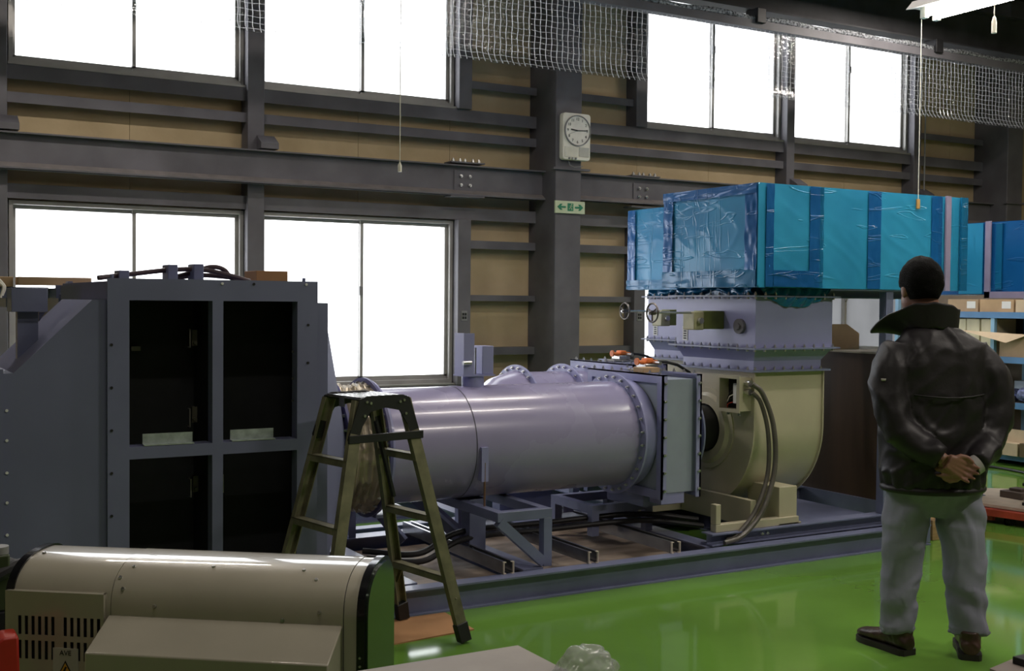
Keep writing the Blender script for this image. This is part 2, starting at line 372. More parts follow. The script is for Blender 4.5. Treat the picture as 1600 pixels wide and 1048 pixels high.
# girts (lipped channel profile, open below)
tn = [0]
def girt(x0, x1, z0, z1, label):
    tn[0] += 1
    yf = 9.47; p = [(yf, z0), (yf, z1), (9.60, z1), (9.60, z1-.006), (yf+.006, z1-.006), (yf+.006, z0)]
    o = MB().prism(p, 'x', x0, x1).build('trim_%d' % tn[0], dsteel, smooth=0); struct(o, label); return o
def stud(x0, x1, z0, z1, label, y=9.42):
    tn[0] += 1
    o = MB().box(x0, x1, y, 9.60, z0, z1).build('trim_%d' % tn[0], dsteel, bevel=.004); struct(o, label); return o
for a, b, sidew in ((-.27, 5.68, 'left'), (5.96, 12.0, 'right')):
    girt(a, b, 3.14, 3.25, 'steel rail under the upper windows, %s bay' % sidew)
    girt(a, b, 2.965, 3.045, 'thin steel rail above the bolted beam, %s bay' % sidew)
    girt(a, b, 2.25, 2.36, 'steel rail over the lower windows, %s bay' % sidew)
    girt(a, b, .66, .745, 'steel rail under the lower windows, %s bay' % sidew)
for a, b, sidew in ((4.97, 5.68, 'left of the column'), (5.96, 6.80, 'right of the column'), (10.84, 12.0, 'by the far right column')):
    for z0, z1, q in ((3.45, 3.52, 'high'), (1.99, 2.065, 'head height'), (1.51, 1.565, 'middle'), (1.01, 1.08, 'low')):
        girt(a, b, z0, z1, 'short %s steel rail %s' % (q, sidew))
for a, b, c in ((.90, 1.06, 'left of the leftmost windows'), (2.885, 3.025, 'between the two left windows'), (8.785, 8.895, 'between the two right windows'), (10.745, 10.86, 'right of the rightmost windows')):
    stud(a, b, 0, ZC-.2, 'steel post '+c)
for a, b, c in ((4.835, 4.965, 'left of the column'), (6.80, 6.935, 'right of the column')):
    stud(a, b, .745, 2.25, 'lower steel post '+c); stud(a, b, 3.25, ZC-.2, 'upper steel post '+c)
# long H beam with splices
beam = struct(MB().hbeam('x', -.27, 5.68, 9.36, 2.455, .272, .13, .01, .012).hbeam('x', 5.96, 12.0, 9.36, 2.475, .265, .13, .01, .012).build('beam', dsteel, smooth=0), 'long steel beam running between the window rows')
for a, b, z in ((-.27, 5.68, 2.455), (5.96, 12.0, 2.475)):  # added lip, sloped to catch light and coloured lighter than the beam
    MB().prism([(9.297, z), (9.297, z+.014), (9.352, z+.052), (9.352, z)], 'x', a, b).build('light_catching_lip', mat('lit_lip_steel', (.21, .19, .185), .6, var=.1), beam, smooth=0)
for sx in (4.86, 6.83):
    MB().box(sx-.11, sx+.11, 9.345, 9.356, 2.50, 2.68).build('splice_plate', dsteel, beam)
    MB().box(sx-.17, sx+.17, 9.285, 9.43, 2.742, 2.754).box(sx-.17, sx+.17, 9.285, 9.43, 2.440, 2.452).build('splice_plate', dsteel, beam)
    bolts(beam, [(sx+a, 9.345, z) for a in (-.045, .045) for z in (2.55, 2.63)], 'y', True)
    bolts(beam, [(sx+a, 9.31, 2.754) for a in (-.14, -.07, -.02, .06, .12)], 'z', True)
for gx in (.99, 2.97, 8.84, 10.82):
    MB().prism([(9.30, 2.742), (9.30, 2.79), (9.42, 2.86), (9.44, 2.742)], 'x', gx-.01, gx+.14).build('gusset', dsteel, beam, smooth=0)
# windows
wn = [0]
def window(x0, x1, z0, z1, label, pane, latch=True):
    wn[0] += 1; org = ((x0+x1)/2, 9.6, z0)
    w_ = thing('window_%d' % wn[0], None, None, org); struct(w_, label)
    fr = MB()
    fr.box(x0, x1, 9.52, 9.66, z0, z0+.035).box(x0, x1, 9.52, 9.66, z1-.03, z1).box(x0, x0+.03, 9.52, 9.66, z0+.035, z1-.03).box(x1-.03, x1, 9.52, 9.66, z0+.035, z1-.03)
    fr.build('frame', alu, w_, smooth=0)
    MB().box(x0-.01, x1+.01, 9.47, 9.60, z0-.018, z0).build('sill', alu, w_, smooth=0)
    xm = (x0+x1)/2+.03
    for k, (a, b, y) in enumerate(((x0+.03, xm+.015, 9.61), (xm-.015, x1-.03, 9.57))):
        s = MB(); t = .028
        s.box(a, b, y, y+.03, z0+.035, z0+.035+t+.012).box(a, b, y, y+.03, z1-.03-t, z1-.03).box(a, a+t, y, y+.03, z0+.06, z1-.05).box(b-t, b, y, y+.03, z0+.06, z1-.05)
        so = s.build('sash', alu, w_, smooth=0)
        MB().box(a+t, b-t, y+.012, y+.016, z0+.07, z1-.055).build('pane', pane, so, smooth=0)
    if latch:
        MB().box(xm-.03, xm+.005, 9.545, 9.57, (z0+z1)/2+.05, (z0+z1)/2+.13).build('latch', greyp, w_, bevel=.004)
    return w_
names = ('leftmost', 'left of the clock column', 'right of the clock column', 'rightmost')
for (a, b), nme in zip(WX, names):
    window(a, b, 3.27, 4.85, 'upper sliding window, %s' % nme, glass)
for (a, b), nme in zip(WX, names):
    window(a, b, .76, 2.24, 'lower sliding window, %s' % nme, glassf if a > 8 else glass)

# curtain rail beam + girder overhead
rail = struct(MB().box(-1, 13.1, 7.93, 8.02, 3.945, 4.015).build('trim_90', dsteel, smooth=0), 'dark rail carrying the clear vinyl curtain')
gird = struct(MB().hbeam('x', X0+.01, X1-.01, 8.06, 4.12, .38, .16, .012, .014).build('beam', ceilm, smooth=0), 'dark roof girder above the vinyl curtain')
for cx in (7.05, 9.35, 11.4):
    MB().box(cx-.05, cx+.05, 7.90, 8.06, 3.99, 4.12).build('clamp', black, rail, bevel=.005)
cur = thing('vinyl_curtain', 'clear mesh-reinforced vinyl curtain hanging across the upper windows', 'curtain', (5, 8, 3.35))
def cury(x, z):
    hem = max(0, (3.46-z)/.11)
    return 7.97 - .05*hem*hem + .012*math.sin(x*1.7)*(4-z) - .0
def curfn(u, v):
    x = -.9+13.9*u; z = 3.35+.60*v
    return (x, cury(x, z), z + (0.006*math.sin(x*2.3) if v < .1 else 0))
MB().grid(curfn, 160, 14).build('vinyl_sheet', vinyl, cur, smooth=80)
thread = pane_mat('white_thread', .6, k=.9)
mb = MB(); x = -.6
def strip(pts, wd, vertical):
    vs = []; fs = []
    for i, (x, z) in enumerate(pts):
        y = cury(x, z)-.004
        if vertical: vs += [(x-wd, y, z), (x+wd, y, z), (x, y-wd, z)]
        else: vs += [(x, y, z-wd), (x, y, z+wd), (x, y-wd, z)]
        if i: k = 3*(i-1); fs += [(k+a, k+b, k+3+b, k+3+a) for a, b in ((0, 1), (1, 2), (2, 0))]
    mb.add(vs, fs)
while x < 12.9:
    strip([(x+.0035*math.sin(j*1.57+x*9), 3.352+.598*j/13) for j in range(14)], .0028, True); x += .052
for j in range(13):
    z = 3.375+j*.046
    strip([(-.6+13.5*i/200, z+.004*math.sin(i*2.1+j)) for i in range(201)], .0012, False)
me = mb.mesh('thread_mesh', thread, 0, fix=False); o = bpy.data.objects.new('thread_mesh', me); COL.objects.link(o); o.parent = cur; o.location = -cur.location; o['kind'] = 'stuff'
MB().tube([(-.9+13.9*i/120, 7.955, 4.038+.008*math.sin(i*.9)) for i in range(121)], .026, 10).build('rolled_edge', mat('rolled_vinyl', (.42, .44, .48), .18, .3, var=.6, scale=45, bump=1.), cur)

# ================================================================ WALL ITEMS
ck = thing('wall_clock', 'cream wall clock with pendulum panel reading quarter past nine', 'clock', (5.86, 9.12, 2.82))
def rrect(x0, x1, z0, z1, r, n=5):
    P = []
    for cx, cz, a in ((x1-r, z1-r, 0), (x0+r, z1-r, PI/2), (x0+r, z0+r, PI), (x1-r, z0+r, 1.5*PI)):
        P += [(cx+r*math.cos(a+PI/2*i/n), cz+r*math.sin(a+PI/2*i/n)) for i in range(n+1)]
    return P
MB().prism(rrect(5.715, 6.015, 2.815, 3.245, .03), 'y', 9.055, 9.12).build('case', white, ck, bevel=.006)
cx, cz = 5.868, 3.085
MB().cyl((cx, 9.056, cz), (cx, 9.048, cz), .135, n=48).build('dial', mat('dial_white', (.92, .90, .82), .5), ck)
MB().ring((cx, 9.056, cz), (cx, 9.040, cz), .142, .133).build('bezel', greyp, ck)
for h in range(12):
    a = PI/2-2*PI*(h+1)/12
    text(str(h+1), .036, ink, (cx+.105*math.cos(a), 9.047, cz+.105*math.sin(a)), (PI/2, 0, 0), ck, 'numeral')
def hand(a, l, wd, nm):
    MB().bar((cx-.02*math.sin(a), 9.043, cz-.02*math.cos(a)), (cx+l*math.sin(a), 9.043, cz+l*math.cos(a)), .003, wd, (0, 1, 0)).build(nm, ink, ck, smooth=0)
MB().bar((cx, 9.043, cz), (cx-.073, 9.043, cz+.008), .010, .003, (0, 1, 0)).build('hour_hand', ink, ck, smooth=0)
MB().bar((cx-.02, 9.041, cz), (cx+.105, 9.041, cz+.006), .007, .003, (0, 1, 0)).build('minute_hand', ink, ck, smooth=0)
MB().bar((cx, 9.039, cz), (cx-.09, 9.039, cz-.035), .002, .002, (0, 1, 0)).build('second_hand', ink, ck, smooth=0)
MB().box(5.735, 5.875, 9.050, 9.056, 2.84, 2.935).build('pendulum_window', mat('clock_window', (.80, .79, .68), .3), ck)
MB().box(5.89, 6.0, 9.050, 9.056, 2.85, 2.935).build('speaker_grille', mat('clock_speaker', (.55, .54, .48), .6), ck)
for i in range(3): MB().cyl((5.78+i*.035, 9.05, 2.828), (5.78+i*.035, 9.04, 2.828), .009, n=12).build('button', greyp, ck)
MB().tube([(5.80, 9.09, 2.81), (5.81, 9.085, 2.77), (5.86, 9.08, 2.752), (5.95, 9.08, 2.765)], .004, 6).build('power_cord', greyp, ck)
sg = thing('exit_sign', 'pale green exit sign with double arrows on the column below the clock', 'sign', (5.83, 9.12, 2.33))
MB().box(5.667, 5.99, 9.10, 9.118, 2.327, 2.44).build('plate', signc, sg)
def arrow(xc, d):
    return [(xc-d*.045, 2.376), (xc+d*.008, 2.376), (xc-d*.008, 2.356), (xc+d*.014, 2.356), (xc+d*.045, 2.384), (xc+d*.014, 2.412), (xc-d*.008, 2.412), (xc+d*.008, 2.392), (xc-d*.045, 2.392)]
MB().prism(arrow(5.735, -1), 'y', 9.096, 9.101).build('arrow', green, sg, smooth=0); MB().prism(arrow(5.925, 1), 'y', 9.096, 9.101).build('arrow', green, sg, smooth=0)
MB().box(5.80, 5.862, 9.097, 9.101, 2.35, 2.42).build('pictogram_door', green, sg, smooth=0)
pm_ = MB().cyl((5.842, 9.098, 2.41), (5.842, 9.094, 2.41), .006, n=10)
for a, b, c, d in ((5.838, 2.402, 5.83, 2.38), (5.83, 2.382, 5.845, 2.37), (5.845, 2.37, 5.842, 2.357), (5.83, 2.382, 5.815, 2.366), (5.836, 2.398, 5.85, 2.39), (5.836, 2.398, 5.82, 2.392)):
    pm_.bar((a, 9.096, b), (c, 9.096, d), .004, .005, (0, 1, 0))
pm_.build('pictogram_runner', signc, sg, smooth=0)
for i, (xx, lb) in enumerate(((4.90, 'small stencilled label on the steel post left of the column'), (6.865, 'small stencilled label on the steel post right of the column'))):
    n_ = thing('stencil_label', lb, 'label', (xx, 9.42, 1.36)); MB().box(xx-.03, xx+.03, 9.414, 9.419, 1.33, 1.42).build('backing', greyp, n_)
    for r_ in range(2):
        for c_ in range(2): MB().box(xx-.022+c_*.024, xx-.004+c_*.024, 9.411, 9.4145, 1.345+r_*.032, 1.368+r_*.032).build('stencil_mark', ink, n_, smooth=0)
cd = tag(MB().tube([(10.90, 9.40, z) for z in (1.6, 2.4, 3.2, 4, 4.8)], .009, 8).build('conduit', greyp, origin=(10.9, 9.4, 1.6)), 'thin grey conduit running up beside the rightmost window', 'conduit')
# lamp
lp = thing('fluorescent_lamp', 'twin tube fluorescent lamp hanging at the upper right', 'lamp', (5.88, 4.45, 3.3))
MB().prism([(5.74, 3.34), (5.80, 3.40), (5.98, 3.40), (6.04, 3.34), (5.96, 3.355), (5.82, 3.355)], 'y', 3.80, 5.12).build('reflector', mat('lamp_reflector', (.5, .5, .5), .4), lp)
tubem = mat('lit_tube', (1, 1, 1), .5, emit=(1, .95, .82), es=55.)
for tx in (5.83, 5.94):
    MB().cyl((tx, 3.88, 3.31), (tx, 5.03, 3.31), .0165, n=16).build('tube', tubem, lp)
    MB().box(tx-.018, tx+.018, 5.03, 5.07, 3.285, 3.36).build('socket', white, lp, bevel=.003); MB().box(tx-.018, tx+.018, 3.84, 3.88, 3.285, 3.36).build('socket', white, lp, bevel=.003)
MB().cyl((5.88, 4.9, 3.40), (5.88, 4.9, ZC), .006, n=8).cyl((5.88, 4.0, 3.40), (5.88, 4.0, ZC), .006, n=8).build('suspension_rod', greyp, lp)
MB().cyl((5.52, 4.30, 3.105), (5.52, 4.30, 3.40), .003, n=6).bar((5.52, 4.3, 3.40), (5.82, 4.3, 3.385), .02, .01).build('pull_chain', white, lp)
MB().lathe((5.52, 4.30, 3.01), (0, 0, 1), [(0, .003), (.0, .014), (.06, .014), (.085, .009), (.095, .003)], 16).build('pull_switch', white, lp)
pc = thing('pull_cord', 'long lamp pull cord with an orange tag hanging before the blue duct', 'cord', (5.85, 5.10, 3.3))
MB().cyl((5.85, 5.09, 3.29), (5.85, 5.09, 2.165), .0025, n=6).build('cord', white, pc)
MB().box(5.836, 5.864, 5.085, 5.095, 2.11, 2.17).build('tag', mat('orange_tag', (.62, .36, .12), .5), pc, bevel=.002)
pc = thing('pull_cord', 'thin pull cord with a white toggle hanging before the left window', 'cord', (2.256, 5, 3.0))
MB().cyl((2.256, 5, 2.14), (2.256, 5, ZC), .0022, n=6).build('cord', white, pc)
MB().lathe((2.256, 5, 2.105), (0, 0, 1), [(0, .002), (0, .009), (.03, .009), (.045, .003)], 12).build('toggle', white, pc)
#PART2
# ================================================================ SKID
def skid(label, x0, x1, y0, y1, crosses):
    s = thing('skid_frame', label, 'frame', ((x0+x1)/2, y0, 0))
    MB().hbeam('x', x0, x1, y0+.045, 0, .128, .09, .007, .009).build('side_beam', skidm, s, smooth=0)
    MB().hbeam('x', x0, x1, y1-.0625, 0, .128, .125, .007, .009).build('side_beam', skidm, s, smooth=0)
    for c in crosses: MB().hbeam('y', y0+.126, y1-.126, c, .002, .125, .12, .007, .009).build('cross_beam', skidm, s, smooth=0)
    return s
sk1 = skid('long blue-grey steel skid frame under the near pipe and fan', 1.97, 5.92, 5.0, 6.38, (2.36, 3.08, 4.28, 5.0, 5.80))
MB().box(1.83, 3.0, 5.13, 6.25, .035, .055).build('deck_board', plyfl, sk1, smooth=0)
MB().box(3.16, 4.2, 5.13, 6.25, .035, .055).build('deck_board', plyfl, sk1, smooth=0)
MB().hbeam('x', 4.25, 5.80, 5.16, .129, .068, .10, .006, .008).build('fan_rail', skidm, sk1, smooth=0)
MB().hbeam('x', 4.25, 5.80, 6.22, .129, .068, .10, .006, .008).build('fan_rail', skidm, sk1, smooth=0)
MB().box(4.95, 5.75, 5.22, 6.2, .135, .143).build('deck_plate', skidm, sk1, smooth=0)
MB().box(5.62, 5.68, 5.12, 5.18, .197, 1.585).build('corner_post', skidm, sk1, bevel=.003)
MB().box(5.935, 5.975, 5.05, 5.35, 0, .25).build('end_post', skidm, sk1, bevel=.003)
bolts(sk1, [(4.62, 5.118, .17), (4.66, 5.118, .17)], 'y')
sk2 = skid('rear blue-grey steel skid frame behind the near pipe line', 2.1, 6.4, 6.5, 7.4, (2.4, 3.5, 4.6, 5.7))
# guide rails (pairs of lipped channels, open ends)
for i, gx in enumerate((2.905, 3.42, 3.965)):
    lab = ('guide rail pair nearest the ladder, across the skid', 'middle guide rail pair, right of the pipe saddle', 'rightmost guide rail pair, nearest the fan')[i]
    g = thing('guide_rail', lab, 'rail', (gx, 5.08, .129), 'cable guide rails across the skid')
    for sgn in (-1, 1):
        xa = gx+sgn*.018; xb = gx+sgn*.010
        mb = MB(); t = .004; W = .024; Hh = .062; z0 = .129
        o_ = xa+sgn*W/2; i_ = xa-sgn*W/2
        p = [(i_+sgn*.010, z0+Hh-t), (i_+sgn*.010, z0+Hh), (o_, z0+Hh), (o_, z0), (i_+sgn*.010, z0), (i_+sgn*.010, z0+t), (o_-sgn*t, z0+t), (o_-sgn*t, z0+Hh-t)]
        mb.prism(p, 'y', 5.085, 6.3).build('channel', mat('rail_steel', (.30, .31, .33), .22, .8, var=.15, scale=10), g, smooth=0)
        mb = MB().prism(p, 'y', 5.072, 5.088); mb.build('end_face', mat('cut_steel_end', (.75, .66, .55), .5), g, smooth=0)

# ================================================================ DUCT LINES
YC, ZP, RP, RF = 5.66, .735, .305, .355
def circ(x, y, z, r, n, off=0.): return [(x, y+r*math.cos(2*PI*(i+off)/n), z+r*math.sin(2*PI*(i+off)/n)) for i in range(n)]
def line(dx, dy, near):
    w_ = 'near' if near else 'rear'
    yc = YC+dy
    x0, x1 = (2.37 if near else 3.84), (3.935 if near else 4.37)
    pz = thing('duct_pipe', 'large lavender painted duct pipe, %s' % ('in front, behind the stepladder' if near else 'behind the front pipe, only its top showing'), 'pipe', (3.1+dx, yc, ZP-RP), 'parallel duct pipes')
    if near:
        MB().lathe((x0, yc, ZP), (1, 0, 0), [(0, RP), (.50, RP), (.501, RP+.0025), (.535, RP+.0025), (.536, RP), (x1-x0, RP), (x1-x0, RP-.006), (0, RP-.006), (0, RP)], 96).build('shell', pipem, pz, smooth=30)
        MB().lathe((x0+.497, yc, ZP), (1, 0, 0), [(0, RP+.0005), (0, RP+.0012), (.003, RP+.0012), (.003, RP+.0005)], 96).build('seam', seam, pz)
    else:
        MB().lathe((x0, yc, ZP), (1, 0, 0), [(0, RP), (x1-x0, RP), (x1-x0, RP-.006), (0, RP-.006), (0, RP)], 96).build('shell', pipem, pz, smooth=30)
        MB().lathe((x0, yc, ZP), (-1, 0, 0), [(0, RP+.012), (.16, .27), (.26, .18), (.34, .10), (.34, .001)], 72).build('end_cone', pipem, pz, smooth=50)
        MB().box(3.70, 4.1, yc-.05, yc+.05, .129, ZP-RP+.02).build('support_leg', skidm, pz, smooth=0)
    for fx in ((x0, x1-.012) if near else (x0, x0+.36, x1-.012)):
        f = MB().ring((fx, yc, ZP), (fx+.012, yc, ZP), RF, RP-.002, 96).build('flange', blue, pz, smooth=30)
        bolts(f, circ(fx, yc, ZP, (RF+RP)/2+.003, 28, .5), 'x')
    if near:
        b = MB().box(2.885, 2.925, yc-RP-.022, yc-RP-.012, .56, .74).box(2.885, 2.925, yc-RP-.012, yc-RP+.09, .72, .74).box(2.895, 2.915, yc-RP-.012, yc-RP+.04, .56, .66).build('side_bracket', blue, pz)
        MB().cyl((2.905, yc-RP-.017, .43), (2.905, yc-RP-.017, .66), .006, n=8).build('threaded_rod', mat('rusty_rod', (.25, .15, .10), .5, .5), pz)
        nz = MB().cyl((3.0, yc, ZP+RP-.02), (3.0, yc, 1.095), .062, n=28).build('nozzle', blue, pz)
        MB().box(2.905, 3.105, yc-.07, yc+.05, 1.095, 1.103).build('nozzle_plate', blue, pz)
        MB().box(2.91, 2.925, yc-.065, yc+.045, 1.103, 1.33).box(2.925, 2.975, yc-.065, yc-.055, 1.103, 1.33).build('bracket_box', blue, pz)
        MB().box(3.03, 3.10, yc-.055, yc+.045, 1.103, 1.26).build('bracket_box', blue, pz, bevel=.003)
        MB().cyl((3.0, yc-.03, 1.103), (3.0, yc-.03, 1.25), .006, n=8).cyl((2.90, yc-.075, 1.17), (2.95, yc-.075, 1.17), .012, n=12).build('clamp_screw', steel, pz)
        # saddle stand
        st = thing('saddle_stand', 'blue-grey welded stand under the middle of the near pipe', 'stand', (3.0, 5.2, .13))
        zt = .431
        MB().box(2.87, 3.195, 5.13, 5.18, zt-.05, zt).box(2.87, 2.92, 5.18, 6.1, zt-.05, zt).box(3.145, 3.195, 5.18, 6.1, zt-.05, zt).box(2.87, 3.195, 6.1, 6.15, zt-.05, zt).build('top_frame', skidm, st, bevel=.002)
        for ly in (5.13, 6.1): MB().box(3.145, 3.195, ly, ly+.05, .129, zt-.05).build('leg', skidm, st, bevel=.002)
        for ly in (5.13, 6.1): MB().bar((2.885, ly+.02, zt-.05), (3.15, ly+.02, .15), .045, .05).build('brace', skidm, st, smooth=0)
        MB().box(2.93, 3.03, 5.55, 5.65, .129, zt).build('leg', skidm, st, bevel=.002)
        MB().bar((2.70, 5.9, .46), (2.98, 5.62, .15), .05, .05).bar((2.55, 6.1, .40), (2.72, 5.95, .15), .05, .05).build('brace', skidm, st, smooth=0)
        MB().box(2.70, 2.95, 5.85, 5.95, .40, .45).build('arm', skidm, st, smooth=0)
        st = thing('pipe_stand', 'dark blue post stand under the left end of the near pipe', 'stand', (2.48, 6.2, .13))
        for px_ in (2.42, 2.52): MB().box(px_, px_+.045, 6.27, 6.32, .129, .40).build('leg', skidm, st, smooth=0)
        MB().box(2.36, 2.60, 5.5, 6.33, .385, .40).build('saddle_plate', skidm, st, smooth=0)
        # flexible joint
        fj = thing('flexible_joint', 'wrinkled silver fabric expansion joint between bolted rings', 'joint', (2.26, yc, .33))
        prof = [(0, .325), (.02, .335)]+[(.02+.17*i/20, .335+.008*math.sin(i*1.3)-.018*math.sin(PI*i/20)) for i in range(21)]+[(.205, .335), (.215, .32)]
        mb = MB().lathe((2.155, yc, ZP), (1, 0, 0), prof, 120)
        for i, v in enumerate(mb.v):
            v = Vector(v); a = math.atan2(v.z-ZP, v.y-yc); t = max(0, min(1, (v.x-2.165)/.19))
            k = math.sin(PI*t)**.6*(.005*math.sin(a*11+2.5*math.sin(a*3)+5*t)+.016*max(0, 1-abs(noise.noise((math.cos(a)*5+t*2.5, math.sin(a)*5-t*1.5, t*2)))*4))
            r = math.hypot(v.y-yc, v.z-ZP); mb.v[i] = (v.x, yc+(r+k)*math.cos(a), ZP+(r+k)*math.sin(a))
        mb.build('fabric', canvas, fj, smooth=60)
        for fx, rr in ((2.135, .375), (2.35, .365)):
            f = MB().ring((fx, yc, ZP), (fx+.015, yc, ZP), rr, .30, 96).build('ring', mat('navy_ring', (.09, .09, .22), .4), fj, smooth=30)
            bolts(f, circ(fx, yc, ZP, rr-.025, 28, .3), 'x')
    # damper box
    bx0, bx1, by0, by1, bz0, bz1 = 4.03+dx, 4.315+dx, 5.30+dy, 6.07+dy, .382, 1.095
    bt = thing('damper_box', 'square blue-grey bolted damper box on the %s pipe line' % w_, 'duct box', ((bx0+bx1)/2, (by0+by1)/2, bz0), 'damper boxes at the pipe ends')
    MB().box(bx0+.012, bx1-.012, by0+.035, by1-.035, bz0+.03, bz1-.03).build('casing', mat('damper_paint', (.30, .345, .42), .45, var=.03), bt, smooth=0)
    for fx in (bx0, bx1-.012):
        f = MB().box(fx, fx+.012, by0, by0+.05, bz0, bz1).box(fx, fx+.012, by1-.05, by1, bz0, bz1).box(fx, fx+.012, by0+.05, by1-.05, bz0, bz0+.05).box(fx, fx+.012, by0+.05, by1-.05, bz1-.05, bz1)
        # outstanding legs of the angle flange
        s = 1 if fx == bx0 else -1; xa, xb = (fx, fx+.035) if s > 0 else (fx-.023, fx+.012)
        f.box(xa, xb, by0, by0+.008, bz0, bz1).box(xa, xb, by0, by1, bz1-.008, bz1)
        fo = f.build('angle_flange', blue, bt, smooth=0)
        bolts(fo, [(fx+(.018 if s > 0 else -.006), by0, bz0+.05+i*(bz1-bz0-.1)/6) for i in range(7)], 'y')
        bolts(fo, [(fx+(.018 if s > 0 else -.006), by0+.05+i*(by1-by0-.1)/7, bz1) for i in range(8)], 'z')
    MB().lathe((bx0-.12, yc, ZP), (1, 0, 0), [(0, RP), (.12, RP+.012)], 96).build('round_collar', blue, bt, smooth=60)
    MB().box(bx0+.03, bx1-.09, by0+.04, by0+.15, bz0-.035, bz0+.03).build('drain_stub', blue, bt, smooth=0)
    MB().lathe((bx1, yc, ZP), (1, 0, 0), [(0, .30), (.045, .30), (.06, .30), (.075, .17), (.12, .14)], 72).build('round_outlet', blue, bt, smooth=30)
    MB().cyl((bx1+.10, yc, ZP), (bx1+.34, yc, ZP), .14, n=40, caps=False).build('rubber_sleeve', black, bt)
    f = MB().ring((bx1+.05, yc, ZP), (bx1+.062, yc, ZP), .325, .28, 72).build('flange', skidm, bt, smooth=30)
    # support frame under the box
    sf = thing('support_frame', 'low blue-grey bolted support frame under the %s damper box' % w_, 'frame', (4.0+dx, 5.8+dy, .13))
    fx0, fx1, fy0, fy1 = 3.80+dx, 4.24+dx, 5.66+dy, 6.12+dy; z1_ = .31
    for q in (fy0, fy1-.05): MB().box(fx0, fx1, q, q+.05, z1_-.05, z1_).build('rail', skidm, sf, smooth=0)
    for q in (fx0, fx1-.05): MB().box(q, q+.05, fy0+.05, fy1-.05, z1_-.05, z1_).build('rail', skidm, sf, smooth=0)
    for qx in (fx0, fx1-.05):
        for qy in (fy0, fy1-.05): MB().box(qx, qx+.05, qy, qy+.05, .129 if near else .129, z1_-.05).build('leg', skidm, sf, smooth=0)
    MB().box(bx0+.02, bx1-.02, by0+.2, by1-.2, z1_, bz0+.03).build('pedestal', skidm, sf, smooth=0)
    MB().box(fx0+.06, fx0+.13, fy1-.056, fy1-.05, .20, z1_-.05).build('gusset_plate', blue, sf, smooth=0)
    # actuator on top
    at = thing('valve_actuator', 'orange and grey valve actuator on top of the %s damper box' % w_, 'actuator', (4.12+dx, 5.72+dy, bz1))
    ax, ay = 4.19+dx, 5.66+dy
    MB().box(ax-.10, ax+.06, ay-.07, ay+.07, bz1, bz1+.015).build('mount', greyp, at, bevel=.004)
    MB().box(ax-.05, ax+.04, ay-.05, ay+.05, bz1+.015, bz1+.045).build('body', steel, at, bevel=.006)
    MB().box(ax-.075, ax+.065, ay-.022, ay+.022, bz1+.045, bz1+.065).build('housing', orange, at, bevel=.008)
    MB().box(ax-.025, ax+.02, ay-.035, ay+.035, bz1+.05, bz1+.078).build('cap', orange, at, bevel=.008)
    MB().cyl((ax-.085, ay, bz1+.058), (ax-.075, ay, bz1+.058), .022, n=20).build('end_cap', orange, at)
    MB().cyl((ax+.02, ay-.03, bz1+.05), (ax+.02, ay-.10, bz1+.05), .012, n=12).build('fitting', steel, at)
    tagc = MB().tube([(ax+.06, ay, bz1+.055), (ax+.13, ay-.01, bz1+.052), (ax+.20, ay-.03, bz1+.035), (ax+.27, ay-.06, bz1-.01), (ax+.30, ay-.08, bz1-.14), (ax+.30, ay-.08, bz1-.28)], .009, 8).build('cable', black, at)
    return yc
line(0, 0, True); line(.50, .98, False)
tag(MB().box(4.04, 4.16, 5.50, 5.60, 1.096, 1.125).build('cardboard_box', card, origin=(4.09, 5.55, 1.096), bevel=.002), 'small cardboard box lying on the near damper box', 'box')

